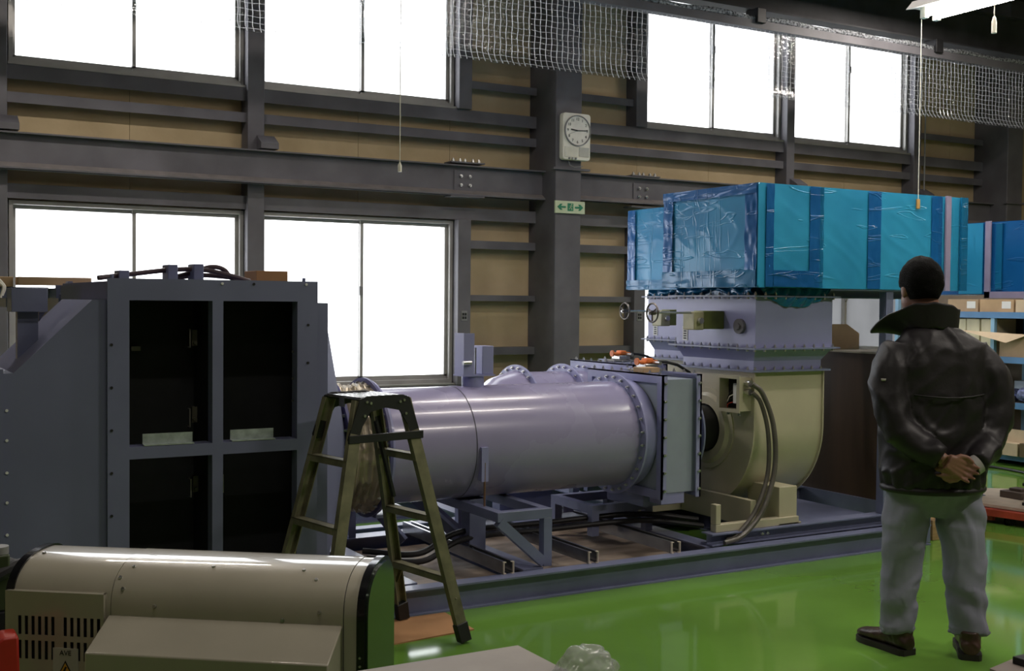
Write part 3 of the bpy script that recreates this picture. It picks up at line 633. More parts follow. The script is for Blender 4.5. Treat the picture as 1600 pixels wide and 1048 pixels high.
# ---------------------------------------------------------------- fans and stacks
def fan(dx, dy, near):
    w_ = 'near' if near else 'rear'
    fx0, fx1 = 4.655+dx, 5.215+dx; ya, yb = 5.25+dy, 5.93+dy
    ft = thing('centrifugal_fan', 'cream centrifugal fan with curved scroll, %s' % ('in front under the blue duct' if near else 'behind the front fan'), 'fan', (4.93+dx, 5.6+dy, .2), 'cream fans')
    cyy, czz, R = ya+.50, .76, .50
    poly = [(ya, 1.10)]+[(cyy+R*math.cos(t), czz+R*math.sin(t)) for t in [PI+PI/2*i/18 for i in range(19)]]
    poly += [(cyy+(R+.06*i/18)*math.cos(t), czz+(R+.06*i/18)*math.sin(t)) for i, t in enumerate([1.5*PI+PI/2*i/18 for i in range(1, 19)])]
    poly += [(cyy+.54*math.cos(t), czz+.20*math.sin(t)) for i, t in enumerate([PI/2*.75*i/6 for i in range(1, 7)])]+[(yb, 1.10)]
    MB().prism(poly, 'x', fx0, fx1).build('scroll_casing', cream, ft, smooth=30)
    # rims standing proud along the casing edges
    for ex in (fx0, fx1-.008):
        mb = MB(); c = Vector((0, cyy, czz))
        k = 1.032
        ring_o = [(cyy+(y-cyy)*k if i not in (0, len(poly)-1) else y+(-.016 if i == 0 else .012), czz+(z-czz)*k if 0 < i < len(poly)-1 else z) for i, (y, z) in enumerate(poly)]
        n = len(poly); vs = []
        for xq in (ex, ex+.008):
            vs += [(xq, y, z) for y, z in ring_o]+[(xq, y, z) for y, z in poly]
        fs = []
        for i in range(n-1):
            fs += [(i, i+1, n+i+1, n+i), (2*n+i, 3*n+i, 3*n+i+1, 2*n+i+1), (i, 2*n+i, 2*n+i+1, i+1)]
        MB().add(vs, fs).build('casing_rim', cream, ft, smooth=30)
    # inlet cone
    MB().lathe((fx0, YC+dy, ZP), (-1, 0, 0), [(0, .25), (.01, .25), (.01, .22), (.03, .20), (.03, .15)], 72).build('inlet_ring', cream, ft, smooth=30)
    # base frame
    bx0 = 4.30+dx if near else fx0-.2; yb0 = 5.14+dy; z0 = .197 if near else .128
    MB().box(bx0, fx1-.28, yb0, yb0+.05, z0, z0+.045).build('base_rail', cream, ft, bevel=.003)
    MB().box(bx0, fx1-.28, yb0+.70, yb0+.75, z0, z0+.045).build('base_rail', cream, ft, bevel=.003)
    MB().box(bx0, bx0+.035, yb0, yb0+.05, z0+.045, z0+.16).build('foot', cream, ft, bevel=.003)
    MB().box(fx1-.42, fx1-.28, yb0+.02, yb0+.30, z0+.0, .42).box(fx1-.44, fx1-.26, yb0, yb0+.34, z0, z0+.012).build('foot', cream, ft, bevel=.003)
    MB().box(bx0+.3, bx0+.34, yb0+.05, yb0+.7, z0, .35).build('foot', cream, ft, smooth=0)
    # outlet flange
    f = MB().box(fx0-.03, fx1+.035, ya-.035, yb+.03, 1.10, 1.112).build('outlet_flange', skidm, ft, smooth=0)
    bm_ = BOLT['z']
    for z in (1.112,):
        bolts(f, [(fx0+.0+i*.075, ya-.018, z) for i in range(8)]+[(fx0-.014, ya+.03+i*.085, z) for i in range(8)], 'z')
    # outlet damper stack
    dt = thing('outlet_damper', 'square lavender blue outlet damper duct with bolted flanges above the %s fan' % w_, 'duct', ((fx0+fx1)/2, (ya+yb)/2, 1.112), 'outlet dampers above the fans')
    X0_, X1_, Y0_, Y1_ = fx0-.02, fx1+.035, ya-.04, yb+.03
    a0, a1, b0, b1 = fx0+.01, fx1-.01, ya+.005, yb-.01
    vs = [(a0, b0, 1.112), (a1, b0, 1.112), (a1, b1, 1.112), (a0, b1, 1.112), (a0, b0, 1.165), (a1, b0, 1.165), (a1, b1, 1.165), (a0, b1, 1.165), (X0_, Y0_, 1.235), (X1_, Y0_, 1.235), (X1_, Y1_, 1.235), (X0_, Y1_, 1.235)]
    fs = [(0, 3, 2, 1), (8, 9, 10, 11)]+[(k*4+i, k*4+(i+1) % 4, (k+1)*4+(i+1) % 4, (k+1)*4+i) for k in (0, 1) for i in range(4)]
    MB().add(vs, fs).build('transition', blue, dt, smooth=0)
    MB().box(X0_, X1_, Y0_, Y1_, 1.245, 1.55).build('casing', blue, dt, smooth=0)
    for z in (1.235, 1.545):
        f = MB().box(X0_-.035, X1_+.035, Y0_-.035, Y1_+.035, z, z+.010).build('flange', skidm, dt, smooth=0)
        bolts(f, [(X0_-.02+i*.078, Y0_-.018, z+.010) for i in range(9)]+[(X0_-.018, Y0_+.05+i*.085, z+.010) for i in range(9)], 'z')
        bolts(f, [(X0_-.02+i*.078, Y0_-.018, z-.012) for i in range(9)]+[(X0_-.018, Y0_+.05+i*.085, z-.012) for i in range(9)], 'z')
    # shaft hub + gearbox with handwheel on the left face
    hy = 5.34+dy
    MB().cyl((X0_, hy, 1.37), (X0_-.02, hy, 1.37), .045, n=24).cyl((X0_-.02, hy, 1.37), (X0_-.03, hy, 1.37), .02, n=6).build('shaft_hub', dsteel, dt)
    gx = X0_-.02
    gy = 5.52+dy
    MB().box(gx-.14, gx+.02, gy-.03, gy+.07, 1.35, 1.46).build('gearbox', olive, dt, bevel=.006)
    MB().box(gx-.215, gx-.14, gy-.035, gy+.075, 1.345, 1.455).build('gearbox_cover', oliveL, dt, bevel=.006)
    MB().cyl((gx-.178, gy-.035, 1.40), (gx-.178, gy-.06, 1.40), .018, n=16).build('gear_knob', steel, dt)
    hw = MB().cyl((gx-.20, gy, 1.447), (gx-.53, gy, 1.447), .0065, n=10).build('shaft', steel, dt)
    th_ = []; wx = gx-.50
    mb = MB().tube([(wx, gy+.055*math.cos(2*PI*i/28), 1.447+.055*math.sin(2*PI*i/28)) for i in range(29)], .006, 8, caps=False)
    for k in range(3): mb.tube([(wx, gy, 1.447), (wx, gy+.055*math.cos(2.1*k+.5), 1.447+.055*math.sin(2.1*k+.5))], .005, 6)
    mb.cyl((wx-.02, gy, 1.447), (wx+.02, gy, 1.447), .014, n=14)
    mb.build('handwheel', wheelm, dt)
    MB().box(X0_-.003, X0_, 5.84+dy, 5.89+dy, 1.27, 1.36).build('label_plate', paper, dt, smooth=0)
    for q in range(5): MB().box(X0_-.005, X0_-.003, 5.852+dy, 5.878+dy, 1.28+q*.015, 1.287+q*.015).build('label_mark', ink, dt, smooth=0)
    return ft
f1 = fan(0, 0, True); f2 = fan(.50, .98, False)
jb = thing('junction_box', 'open cream junction box with wiring on the side of the near fan', 'electrical box', (4.65, 5.34, .865))
MB().box(4.56, 4.655, 5.26, 5.268, .87, 1.07).box(4.56, 4.655, 5.437, 5.445, .87, 1.07).box(4.56, 4.655, 5.268, 5.437, .87, .878).box(4.56, 4.655, 5.268, 5.437, 1.062, 1.07).box(4.64, 4.655, 5.268, 5.437, .878, 1.062).build('case', cream, jb, smooth=0)
MB().box(4.554, 4.562, 5.25, 5.275, .86, 1.08).box(4.554, 4.562, 5.43, 5.455, .86, 1.08).box(4.554, 4.562, 5.275, 5.43, .86, .88).box(4.554, 4.562, 5.275, 5.43, 1.06, 1.08).build('rim', cream, jb, smooth=0)
MB().box(4.632, 4.64, 5.268, 5.437, .878, 1.062).build('back_plate', black, jb, smooth=0)
MB().box(4.60, 4.632, 5.33, 5.36, .91, 1.03).build('terminal_strip', paper, jb, bevel=.002)
for q in range(4): MB().tube([(4.61, 5.35, .92+q*.025), (4.59, 5.38, .91+q*.02), (4.60, 5.41, .90+q*.01), (4.61, 5.42, .88)], .003, 6).build('wire', (red, black, white, black)[q], jb)
for q in (.985, 1.035):
    MB().cyl((4.61, 5.26, q), (4.61, 5.225, q), .016, n=6).cyl((4.61, 5.235, q), (4.61, 5.215, q), .020, n=16).build('cable_gland', steel, jb)
MB().cyl((4.60, 5.30, .87), (4.60, 5.30, .84), .010, n=8).build('cable_gland', greyp, jb)
MB().cyl((4.60, 5.40, .87), (4.60, 5.40, .84), .010, n=8).build('cable_gland', greyp, jb)
def spline(pts, k=8):
    P = [Vector(p) for p in pts]; P = [P[0]*2-P[1]]+P+[P[-1]*2-P[-2]]; out = []
    for i in range(1, len(P)-2):
        for j in range(k):
            t = j/k; a, b, c, d = P[i-1], P[i], P[i+1], P[i+2]
            out.append(.5*((2*b)+(c-a)*t+(2*a-5*b+4*c-d)*t*t+(3*b-a-3*c+d)*t**3))
    out.append(P[-2]); return out
tag(MB().tube(spline([(4.61, 5.20, 1.035), (4.66, 5.17, .98), (4.72, 5.14, .80), (4.72, 5.12, .55), (4.62, 5.10, .32), (4.46, 5.09, .18), (4.33, 5.10, .145)]), .015, 12).build('flexible_hose', cableg, origin=(4.6, 5.15, .14)), 'grey conduit hose sagging from the junction box to the skid, outer one', 'hose')
tag(MB().tube(spline([(4.61, 5.20, .985), (4.66, 5.18, .92), (4.70, 5.16, .74), (4.69, 5.15, .50), (4.58, 5.13, .30), (4.44, 5.125, .175), (4.38, 5.14, .15)]), .013, 12).build('flexible_hose', cableg, origin=(4.6, 5.15, .14)), 'thinner conduit hose just behind the outer hose on the fan', 'hose')

# ---------------------------------------------------------------- wrapped ducts
def wrapped(name, label, x0, x1, y0, y1, z0, z1, bands, group=None):
    t = thing(name, label, 'duct', ((x0+x1)/2, (y0+y1)/2, z0), group)
    def face(o, u, v, nu, nv, nrm, amp):
        o = Vector(o); u = Vector(u); v = Vector(v); nrm = Vector(nrm)
        def fn(a, b):
            p = o+u*a+v*b; e = min(a, 1-a, b, 1-b); k = min(1, e*12)
            w1 = noise.noise(p*3+Vector((0, 0, 3)))*.5
            q = Vector((p.x*5+p.z*6, p.y*5-p.z*3, p.z*2.2)); rg = 1-abs(noise.noise(q))*2
            return p+nrm*k*(amp*w1+amp*.7*max(0, rg-.55)*2)
        return MB().grid(fn, nu, nv)
    L_, D_, H_ = x1-x0, y1-y0, z1-z0
    mb = MB(); m1 = face((x0, y0, z0), (L_, 0, 0), (0, 0, H_), int(L_*70), 46, (0, -1, 0), .003); mb.add(m1.v, m1.f)
    
    ME = face((x0, y1, z0), (0, -D_, 0), (0, 0, H_), 60, 46, (-1, 0, 0), .0035)
    m1 = face((x1, y0, z0), (0, D_, 0), (0, 0, H_), 30, 20, (1, 0, 0), .004); mb.add(m1.v, m1.f)
    mb.add([(x0, y0, z0), (x1, y0, z0), (x1, y1, z0), (x0, y1, z0), (x0, y0, z1), (x1, y0, z1), (x1, y1, z1), (x0, y1, z1)], [(0, 3, 2, 1), (4, 5, 6, 7), (2, 3, 7, 6)])
    mb.build('film_wrap', film, t, smooth=50); ME.build('film_end', filmend, t, smooth=50)
    for kind, a, b, m in bands:
        e = .0075
        if kind == 'y': q = MB().grid(lambda u, v: (a+(b-a)*u, y0-e-.004*noise.noise((u*3, v*9, a*7)), z0+.003+(H_-.006)*v), 6, 30)
        elif kind == 'x': q = MB().grid(lambda u, v: (x0-.012-.006*noise.noise((u*3, v*9, a*7)), b+(a-b)*u, z0+.003+(H_-.006)*v), 8, 30)
        elif kind == 'xh': q = MB().grid(lambda u, v: (x0-.016-.006*noise.noise((u*9, v*3, a*7)), y1+(y0-y1)*u, a+(b-a)*v), 30, 6)
        elif kind == 'yh': q = MB().grid(lambda u, v: (m[1]+(m[2]-m[1])*u, y0-e-.002-.004*noise.noise((u*9, v*3, a*7)), a+(b-a)*v), 20, 6)
        q.build('film_overlap', m[0] if isinstance(m, tuple) else m, t, smooth=60)
    return t
w1 = wrapped('wrapped_duct', 'large rectangular duct wrapped in blue film on top of the near damper', 4.545, 6.30, 5.10, 5.975, 1.60, 2.20,
    [('y', 4.60, 4.66, filmdk), ('y', 4.94, 5.02, filmdk), ('y', 5.02, 5.05, filmmid), ('y', 5.42, 5.53, filmdk), ('y', 5.98, 6.08, filmdk), ('yh', 1.605, 1.70, (filmdk, 4.66, 4.98)),
     ('x', 5.10, 5.20, filmdk), ('x', 5.88, 5.975, filmdk), ('xh', 1.603, 1.70, filmmid), ('xh', 2.14, 2.198, filmdk)])
MB().box(6.10, 6.145, 5.078, 5.090, 1.598, 2.203).build('corner_tape', lav, w1, smooth=0)
MB().box(6.24, 6.30, 5.075, 5.088, 1.60, 2.2).build('film_overlap', filmmid, w1, smooth=0)
def skirt(parent, x0, x1, y0, y1):
    # loose film hanging over the collar flange
    def fn(u, v):
        x = x0+(x1-x0)*u; d = math.sin(PI*u)**.6
        return (x, y0-.03-.02*math.sin(PI*v)*d-.006*math.sin(u*40+v*6), 1.60-.115*v*d-.004*math.sin(u*23))
    MB().grid(fn, 80, 14).build('loose_film', filmmid, parent, smooth=70)
    def fn2(u, v):
        y = y0+(y1-y0)*u; return (x0-.03-.015*math.sin(PI*v)-.006*math.sin(u*33+v*5), y, 1.60-.06*v*(.6+.4*math.sin(u*9)))
    MB().grid(fn2, 60, 10).build('loose_film', filmmid, parent, smooth=70)
    MB().box(x0, x1, y0, y1, 1.556, 1.60).build('duct_collar', filmmid, parent, smooth=0)
skirt(w1, 4.66, 5.22, 5.23, 5.94)
w2 = thing('wrapped_duct', 'second blue-wrapped duct behind the first with an arm coming forward at the right', 'duct', (6.2, 6.6, 1.6))
wz = wrapped('tmp_duct', 'x', 5.08, 7.02, 6.22, 7.12, 1.60, 2.19, [('x', 7.02, 7.115, filmdk), ('xh', 1.603, 1.67, filmmid), ('y', 6.62, 6.74, filmdk)])
for c in list(wz.children): c.parent = w2; c.location = (Vector((6.05, 6.67, 1.60))-Vector((6.2, 6.6, 1.6)))
bpy.data.objects.remove(wz)
def fnL(u, v): 
    p = Vector((7.0, 7.1-2.9*u, 1.585+.51*v)); return p+Vector((-.006*noise.noise(p*4), 0, 0))
mb = MB().grid(fnL, 90, 16); mb.add([(7.0, 4.2, 1.585), (7.75, 4.2, 1.585), (7.75, 7.1, 1.585), (7.0, 7.1, 1.585), (7.0, 4.2, 2.095), (7.75, 4.2, 2.095), (7.75, 7.1, 2.095), (7.0, 7.1, 2.095)], [(0, 3, 2, 1), (4, 5, 6, 7), (0, 1, 5, 4), (1, 2, 6, 5), (2, 3, 7, 6)])
mb.build('film_wrap', filmdk, w2, smooth=50)
MB().box(6.988, 6.994, 5.50, 5.70, 1.59, 2.09).build('film_overlap', film, w2, smooth=0)
for ya in (5.34, 5.02, 4.7): MB().box(6.984, 6.990, ya, ya+.05, 1.62, 2.08).build('film_overlap', filmmid, w2, smooth=0)
MB().box(6.972, 6.984, 5.425, 5.47, 1.56, 2.10).box(6.972, 6.984, 4.2, 5.47, 1.56, 1.605).build('angle_frame', lav, w2, smooth=0)
MB().box(6.99, 7.03, 4.2, 4.24, 0, 1.585).box(7.71, 7.75, 4.2, 4.24, 0, 1.585).build('support_post', rackl, w2, smooth=0)
skirt(w2, 5.16, 5.72, 6.21, 6.92)
# dark support beam below the near duct
tag(MB().hbeam('x', 5.27, 6.30, 5.50, 1.545, .052, .10, .008, .008).build('duct_beam', skidm, origin=(5.8, 5.5, 1.545), smooth=0), 'dark blue beam under the right half of the near blue duct', 'beam')

# ================================================================ LEFT ENCLOSURE
en = thing('filter_housing', 'large dark blue-grey steel housing with four open bays', 'machine housing', (1.4, 5.6, 0))
EX0, EX1, EY0, EY1, EZ = .942, 1.856, 5.0, 6.33, 1.586
MB().box(EX0, 1.03, EY0, EY0+.012, .05, EZ).box(1.76, EX1, EY0, EY0+.012, .05, EZ).box(1.03, 1.76, EY0, EY0+.012, 1.495, EZ).box(1.378, 1.425, EY0, EY0+.012, .05, 1.495).box(1.03, 1.378, EY0, EY0+.012, .829, .88).box(1.425, 1.76, EY0, EY0+.012, .829, .88).box(1.03, 1.378, EY0, EY0+.012, .05, .16).box(1.425, 1.76, EY0, EY0+.012, .05, .16).build('front_frame', bluedk, en, smooth=0)
# bay reveals
mb = MB()
for a, b in ((1.03, 1.378), (1.425, 1.76)):
    for c, d in ((.16, .829), (.88, 1.495)):
        mb.box(a-.006, a, EY0+.012, EY0+.07, c, d).box(b, b+.006, EY0+.012, EY0+.07, c, d).box(a, b, EY0+.012, EY0+.07, d, d+.006).box(a, b, EY0+.012, EY0+.10, c-.006, c)
mb.build('bay_reveal', bluedk, en, smooth=0)
MB().box(EX0+.02, EX0+.03, EY0+.012, EY1, .05, EZ-.02).box(1.925, 1.935, EY0+.10, EY1, .05, 1.49).box(EX0+.03, 1.925, EY1-.01, EY1, .05, 1.49).box(EX0+.03, 1.85, EY0+.012, EY1, EZ-.02, EZ-.01).box(1.84, 1.935, EY0+.08, EY0+.09, .05, 1.49).box(1.85, 1.935, EY0+.09, EY1, 1.48, 1.49).box(.96, 1.93, EY0+.1, EY1, .05, .06).build('casing', bluedk, en, smooth=0)
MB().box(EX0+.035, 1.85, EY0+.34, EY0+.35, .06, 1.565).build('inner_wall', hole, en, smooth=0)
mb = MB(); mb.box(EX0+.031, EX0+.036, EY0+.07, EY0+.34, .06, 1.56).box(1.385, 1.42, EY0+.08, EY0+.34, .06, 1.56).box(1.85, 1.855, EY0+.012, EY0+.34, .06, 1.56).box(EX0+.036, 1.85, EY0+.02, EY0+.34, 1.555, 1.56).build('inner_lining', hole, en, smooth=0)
for (a, b) in ((1.09, 1.30), (1.465, 1.66)):
    MB().box(a, b, EY0+.03, EY0+.034, .885, .93).box(a, b, EY0+.0, EY0+.034, .882, .887).build('ledge_plate', galv, en, smooth=0)
dm = mat('door_edge_wire', (.35, .33, .30), .4, .6)
for (hx, hz) in ((1.315, 1.33), (1.315, .98), (1.32, .67), (1.455, 1.33), (1.455, 1.0), (1.462, .68)):
    MB().tube([(hx, 5.16, hz-.04), (hx, 5.13, hz-.04), (hx, 5.13, hz+.04), (hx, 5.16, hz+.04)], .003, 6).build('pull_handle', dm, en)
for (hx, hz) in ((1.335, 1.33), (1.335, .99), (1.34, .68)):
    MB().box(hx, hx+.022, 5.17, 5.20, hz-.035, hz+.035).cyl((hx+.01, 5.17, hz-.02), (hx+.01, 5.15, hz-.02), .008, n=8).build('latch', mat('dull_latch', (.10, .095, .07), .5, .4), en)
MB().box(1.10, 1.14, 5.3, 5.34, 1.27, 1.29).build('bracket', mat('dull_latch', (.1, .1, .1)), en, smooth=0)
hb = MB().cyl((0, 0, 0), (0, -.004, 0), .006, n=10).mesh('rivet', black, 0); wbm = MB().cyl((0, 0, 0), (0, -.005, 0), .006, n=10).mesh('rivet', paper, 0)
bolts(en, [(EX0+.016, EY0, .42+i*.178) for i in range(6)], 'y', mesh=hb)
bolts(en, [(1.80, EY0, .55), (1.80, EY0, .75), (1.81, EY0, 1.22), (1.81, EY0, 1.39), (1.56, EY0, 1.57)], 'y', mesh=hb)
bolts(en, [(1.42, EY0, 1.57), (1.80, EY0, 1.572)], 'y', mesh=wbm)
bolts(en, [(1.745, EY0+.02, z) for z in (1.05, 1.15, 1.27)], 'y', mesh=hb)
# transition hood to the round joint
mb = MB(); n = 48; A = []; B = []
rx0, rx1, ry0, ry1, rz0, rz1 = 1.935, 2.135, 5.1, 6.26, .14, 1.485
for i in range(n):
    t = 2*PI*(i+.5)/n; c, s = math.cos(t), math.sin(t); k = 1/max(abs(c), abs(s))
    A.append((rx0, (ry0+ry1)/2+c*k*(ry1-ry0)/2, (rz0+rz1)/2+s*k*(rz1-rz0)/2)); B.append((rx1, YC+.32*c, ZP+.32*s))
mb.add(A+B, [(i, (i+1) % n, n+(i+1) % n, n+i) for i in range(n)]); mb.build('transition_cone', bluedk, en, smooth=25)
# intake hood at the left: sloped top
HX = [(.956, 1.495), (.888, 1.496), (.585, 1.198), (.547, 1.198), (.547, .05), (.956, .05)]
MB().prism(HX, 'y', 5.03, 5.80).build('intake_hood', bluedk, en, smooth=0)
MB().box(.53, .547, 5.02, 5.8, .05, 1.215).build('hood_flange', bluedk, en, smooth=0)
bolts(en, [(.560, 5.03, z) for z in (.42, .55, .68, .80, .93, 1.05)], 'y', mesh=wbm)
MB().box(.603, .745, 5.24, 5.40, 1.442, 1.542).build('bracket_box', skidm, en, bevel=.002)
MB().box(.60, .63, 5.40, 5.65, 1.46, 1.50).build('cable_bracket', skidm, en, smooth=0)
MB().prism([(.632, 1.442), (.714, 1.442), (.714, 1.325), (.632, 1.243)], 'y', 5.29, 5.35).build('bracket_post', skidm, en, smooth=0)
MB().prism([(.72, 1.44), (.745, 1.44), (.72, 1.40)], 'y', 5.31, 5.33).build('gusset', skidm, en, smooth=0)
# cables on the housing
for k, pts in enumerate(([(.95, 5.25, 1.59), (1.05, 5.28, 1.603), (1.27, 5.3, 1.632), (1.42, 5.3, 1.635), (1.55, 5.3, 1.61), (1.64, 5.32, 1.588)],
        [(1.28, 5.33, 1.595), (1.38, 5.33, 1.625), (1.46, 5.33, 1.65), (1.52, 5.33, 1.64), (1.56, 5.34, 1.60), (1.62, 5.36, 1.588)],
        [(1.30, 5.38, 1.595), (1.42, 5.38, 1.612), (1.55, 5.38, 1.606), (1.66, 5.38, 1.59)])):
    tag(MB().tube(spline(pts), .011, 10).build('cable', cable, origin=pts[0]), ('long dark cable arching over the top of the housing', 'short upper cable loop on top of the housing', 'cable lying flat behind the arch on the housing')[k], 'cable')
for k, (cx_, zz) in enumerate(((1.06, 1.625), (1.27, 1.655), (1.385, 1.66))):
    tag(MB().box(cx_-.022, cx_+.022, 5.25, 5.36, 1.575, zz).box(cx_-.03, cx_+.03, 5.24, 5.37, 1.575, 1.583).build('cable_clamp', skidm, origin=(cx_, 5.3, 1.577), bevel=.003), ('leftmost clamp block holding the cables on the housing', 'middle clamp block holding the cables on the housing', 'rightmost clamp block holding the cables on the housing')[k], 'clamp')
tag(MB().tube([(1.86+.03*math.sin(t)+.0, 5.14, 1.535+.032*math.cos(t)) for t in [PI*i/12 for i in range(13)]], .008, 8).build('lifting_eye', cable, origin=(1.86, 5.14, 1.5)), 'black ring at the upper right corner of the housing', 'ring')
for k, (bx_, by_) in enumerate(((.965, 5.03), (1.80, 5.03))):
    MB().cyl((bx_, by_, 1.577), (bx_, by_, 1.602), .008, n=10).build('lifting_bolt', skidm, en)
cbx = tag(MB().box(1.76, 1.92, 5.60, 5.80, 1.578, 1.645).build('cardboard_box', carddk, origin=(1.84, 5.7, 1.578), bevel=.002), 'flat brown cardboard box on the right of the housing top', 'box')
# second housing behind
e2 = thing('filter_housing', 'rear blue-purple housing whose top shows behind the first', 'machine housing', (1.5, 7.1, 0))
MB().box(.985, 2.1, 6.55, 7.6, .05, 1.555).build('casing', skidm, e2, smooth=0)
MB().box(.97, 2.12, 6.53, 6.56, 1.50, 1.57).build('top_flange', skidm, e2, smooth=0)
MB().prism([(.985, 1.52), (1.02, 1.59), (1.04, 1.59), (1.05, 1.55), (1.35, 1.565), (1.35, 1.52)], 'y', 6.45, 6.53).build('top_fin', skidm, e2, smooth=0)
MB().box(.20, .985, 6.9, 7.0, 1.50, 1.56).build('side_beam', skidm, e2, smooth=0)
MB().box(.22, .28, 6.9, 7.0, 0, 1.50).build('side_leg', skidm, e2, smooth=0)
for k, (a, b, c, lb) in enumerate(((.25, .80, .045, 'long cardboard carton on the beam behind the bracket'), (.82, 1.20, .045, 'thin tan cardboard carton left of the housing'))):
    y_ = 6.9 if k == 0 else 6.85
    tag(MB().box(a, b, y_-.03, y_+.09, 1.571 if k else 1.561, 1.571+c).build('cardboard_box', card, origin=((a+b)/2, y_, 1.565), bevel=.002), lb, 'box')
for k in range(3):
    pts = [(.56-.02*k, 5.9, 1.60+.0*k), (.50+.04*k, 5.85, 1.64+.01*k), (.46+.05*(k-1), 5.9, 1.67+.03*(k % 2)), (.42-.03*k, 5.9, 1.60)]
sup = tag(MB().tube(spline([(.60, 5.6, 1.50), (.61, 5.6, 1.55), (.585, 5.6, 1.575), (.55, 5.6, 1.61), (.54, 5.62, 1.66), (.58, 5.62, 1.70)]), .005, 8).tube(spline([(.61, 5.62, 1.51), (.62, 5.62, 1.55), (.59, 5.62, 1.59), (.56, 5.63, 1.63), (.50, 5.63, 1.60)]), .005, 8).build('loose_cable', white, origin=(.6, 5.6, 1.5)), 'white loose cables sticking up behind the bracket box at the left edge', 'cable')
#PART3
# ================================================================ CRATE, RACK, RIGHT SIDE
cr = thing('plywood_crate', 'tall dark brown plywood crate standing behind the fan', 'crate', (6.7, 6.3, 0))
MB().box(6.30, 6.315, 5.62, 7.3, .13, 1.16).box(6.315, 7.2, 5.62, 5.635, .13, 1.16).box(7.185, 7.2, 5.635, 7.3, .13, 1.16).box(6.315, 7.185, 7.285, 7.3, .13, 1.16).build('side_panel', ply, cr, smooth=0)
MB().box(6.28, 7.22, 5.60, 7.32, 1.16, 1.172).build('lid', mat('crate_lid', (.40, .36, .30), .7), cr, smooth=0)
MB().box(6.28, 6.40, 5.60, 7.32, 0, .13).box(7.08, 7.2, 5.60, 7.32, 0, .13).build('skid_runner', skidm, cr, smooth=0)
cb = tag(MB().prism([(6.10, 1.172), (6.10, 1.36), (6.40, 1.36), (6.53, 1.29), (6.53, 1.172)], 'y', 6.3, 6.31).build('cardboard_sheet', card, origin=(6.4, 6.3, 1.172), smooth=0), 'tan cardboard sheet with a cut corner standing on the crate', 'cardboard')
cb.location.x += .10
# rack along the right
RX = 9.6
rk = thing('storage_rack', 'blue steel storage rack with four shelves along the right side', 'shelf', (RX, 7.0, 0))
SH = (.10, .59, 1.02, 1.445)
for z in SH:
    MB().box(RX, RX+.5, 5.2, 8.6, z-.02, z).build('shelf', mat('shelf_board', (.25, .22, .18), .7), rk, smooth=0)
    MB().box(RX-.015, RX, 5.2, 8.6, z-.055, z+.005).box(RX+.5, RX+.515, 5.2, 8.6, z-.055, z+.005).build('shelf_beam', rackb, rk, smooth=0)
for y in (5.2, 7.40, 8.58):
    for x in (RX-.01, RX+.47): MB().box(x, x+.04, y, y+.04, 0, 2.1 if x > RX+.1 else (1.43 if y == 7.40 else 2.1)).build('upright', rackl, rk, smooth=0)
MB().box(RX+.516, RX+.53, 5.2, 8.6, .02, 1.9).build('back_panel', mat('rack_back', (.20, .16, .12), .8), rk, smooth=0)
bxm = [card, mat('kraft_box_light', (.60, .48, .33), .8), mat('kraft_box_tan', (.42, .30, .19), .85), carddk]
desc = {3: 'top', 2: 'third', 1: 'second', 0: 'bottom'}
def rbox(y0, y1, s, h, m, lbl, d=.35, lab=False, x=.03):
    z = SH[s]
    b = thing('carton', lbl, 'box', (RX+x, (y0+y1)/2, z), 'cartons on the blue rack')
    MB().box(RX+x, RX+x+d, y0, y1, z, z+h).build('body', m, b, bevel=.003)
    MB().box(RX+x-.001, RX+x+d, (y0+y1)/2-.02, (y0+y1)/2+.02, z+h-.0, z+h+.001).build('tape', mat('packing_tape', (.55, .42, .25), .3), b, smooth=0)
    if lab: MB().box(RX+x-.002, RX+x, y0+.03, y0+.13, z+h*.3, z+h*.85).build('shipping_label', paper, b, smooth=0)
    return b
rbox(7.62, 7.98, 3, .125, bxm[2], 'carton on the top rack shelf just right of the man\'s head', lab=True)
rbox(7.22, 7.60, 3, .125, bxm[0], 'second carton on the top rack shelf with a white label', lab=True)
rbox(7.02, 7.20, 3, .12, bxm[1], 'small pale carton mid top rack shelf')
rbox(6.35, 6.95, 3, .12, bxm[3], 'dark brown carton with label at the right of the top rack shelf', lab=True)
for k, (a, b) in enumerate(((8.0, 8.3), (7.76, 7.97), (7.6, 7.75), (7.45, 7.58))):
    rbox(a, b, 2, .36, mat('pale_file_box', (.72, .66, .48), .7), 'tall pale file box on the third rack shelf, %s from the rack post' % ('fourth', 'third', 'second', 'first')[k], lab=False)
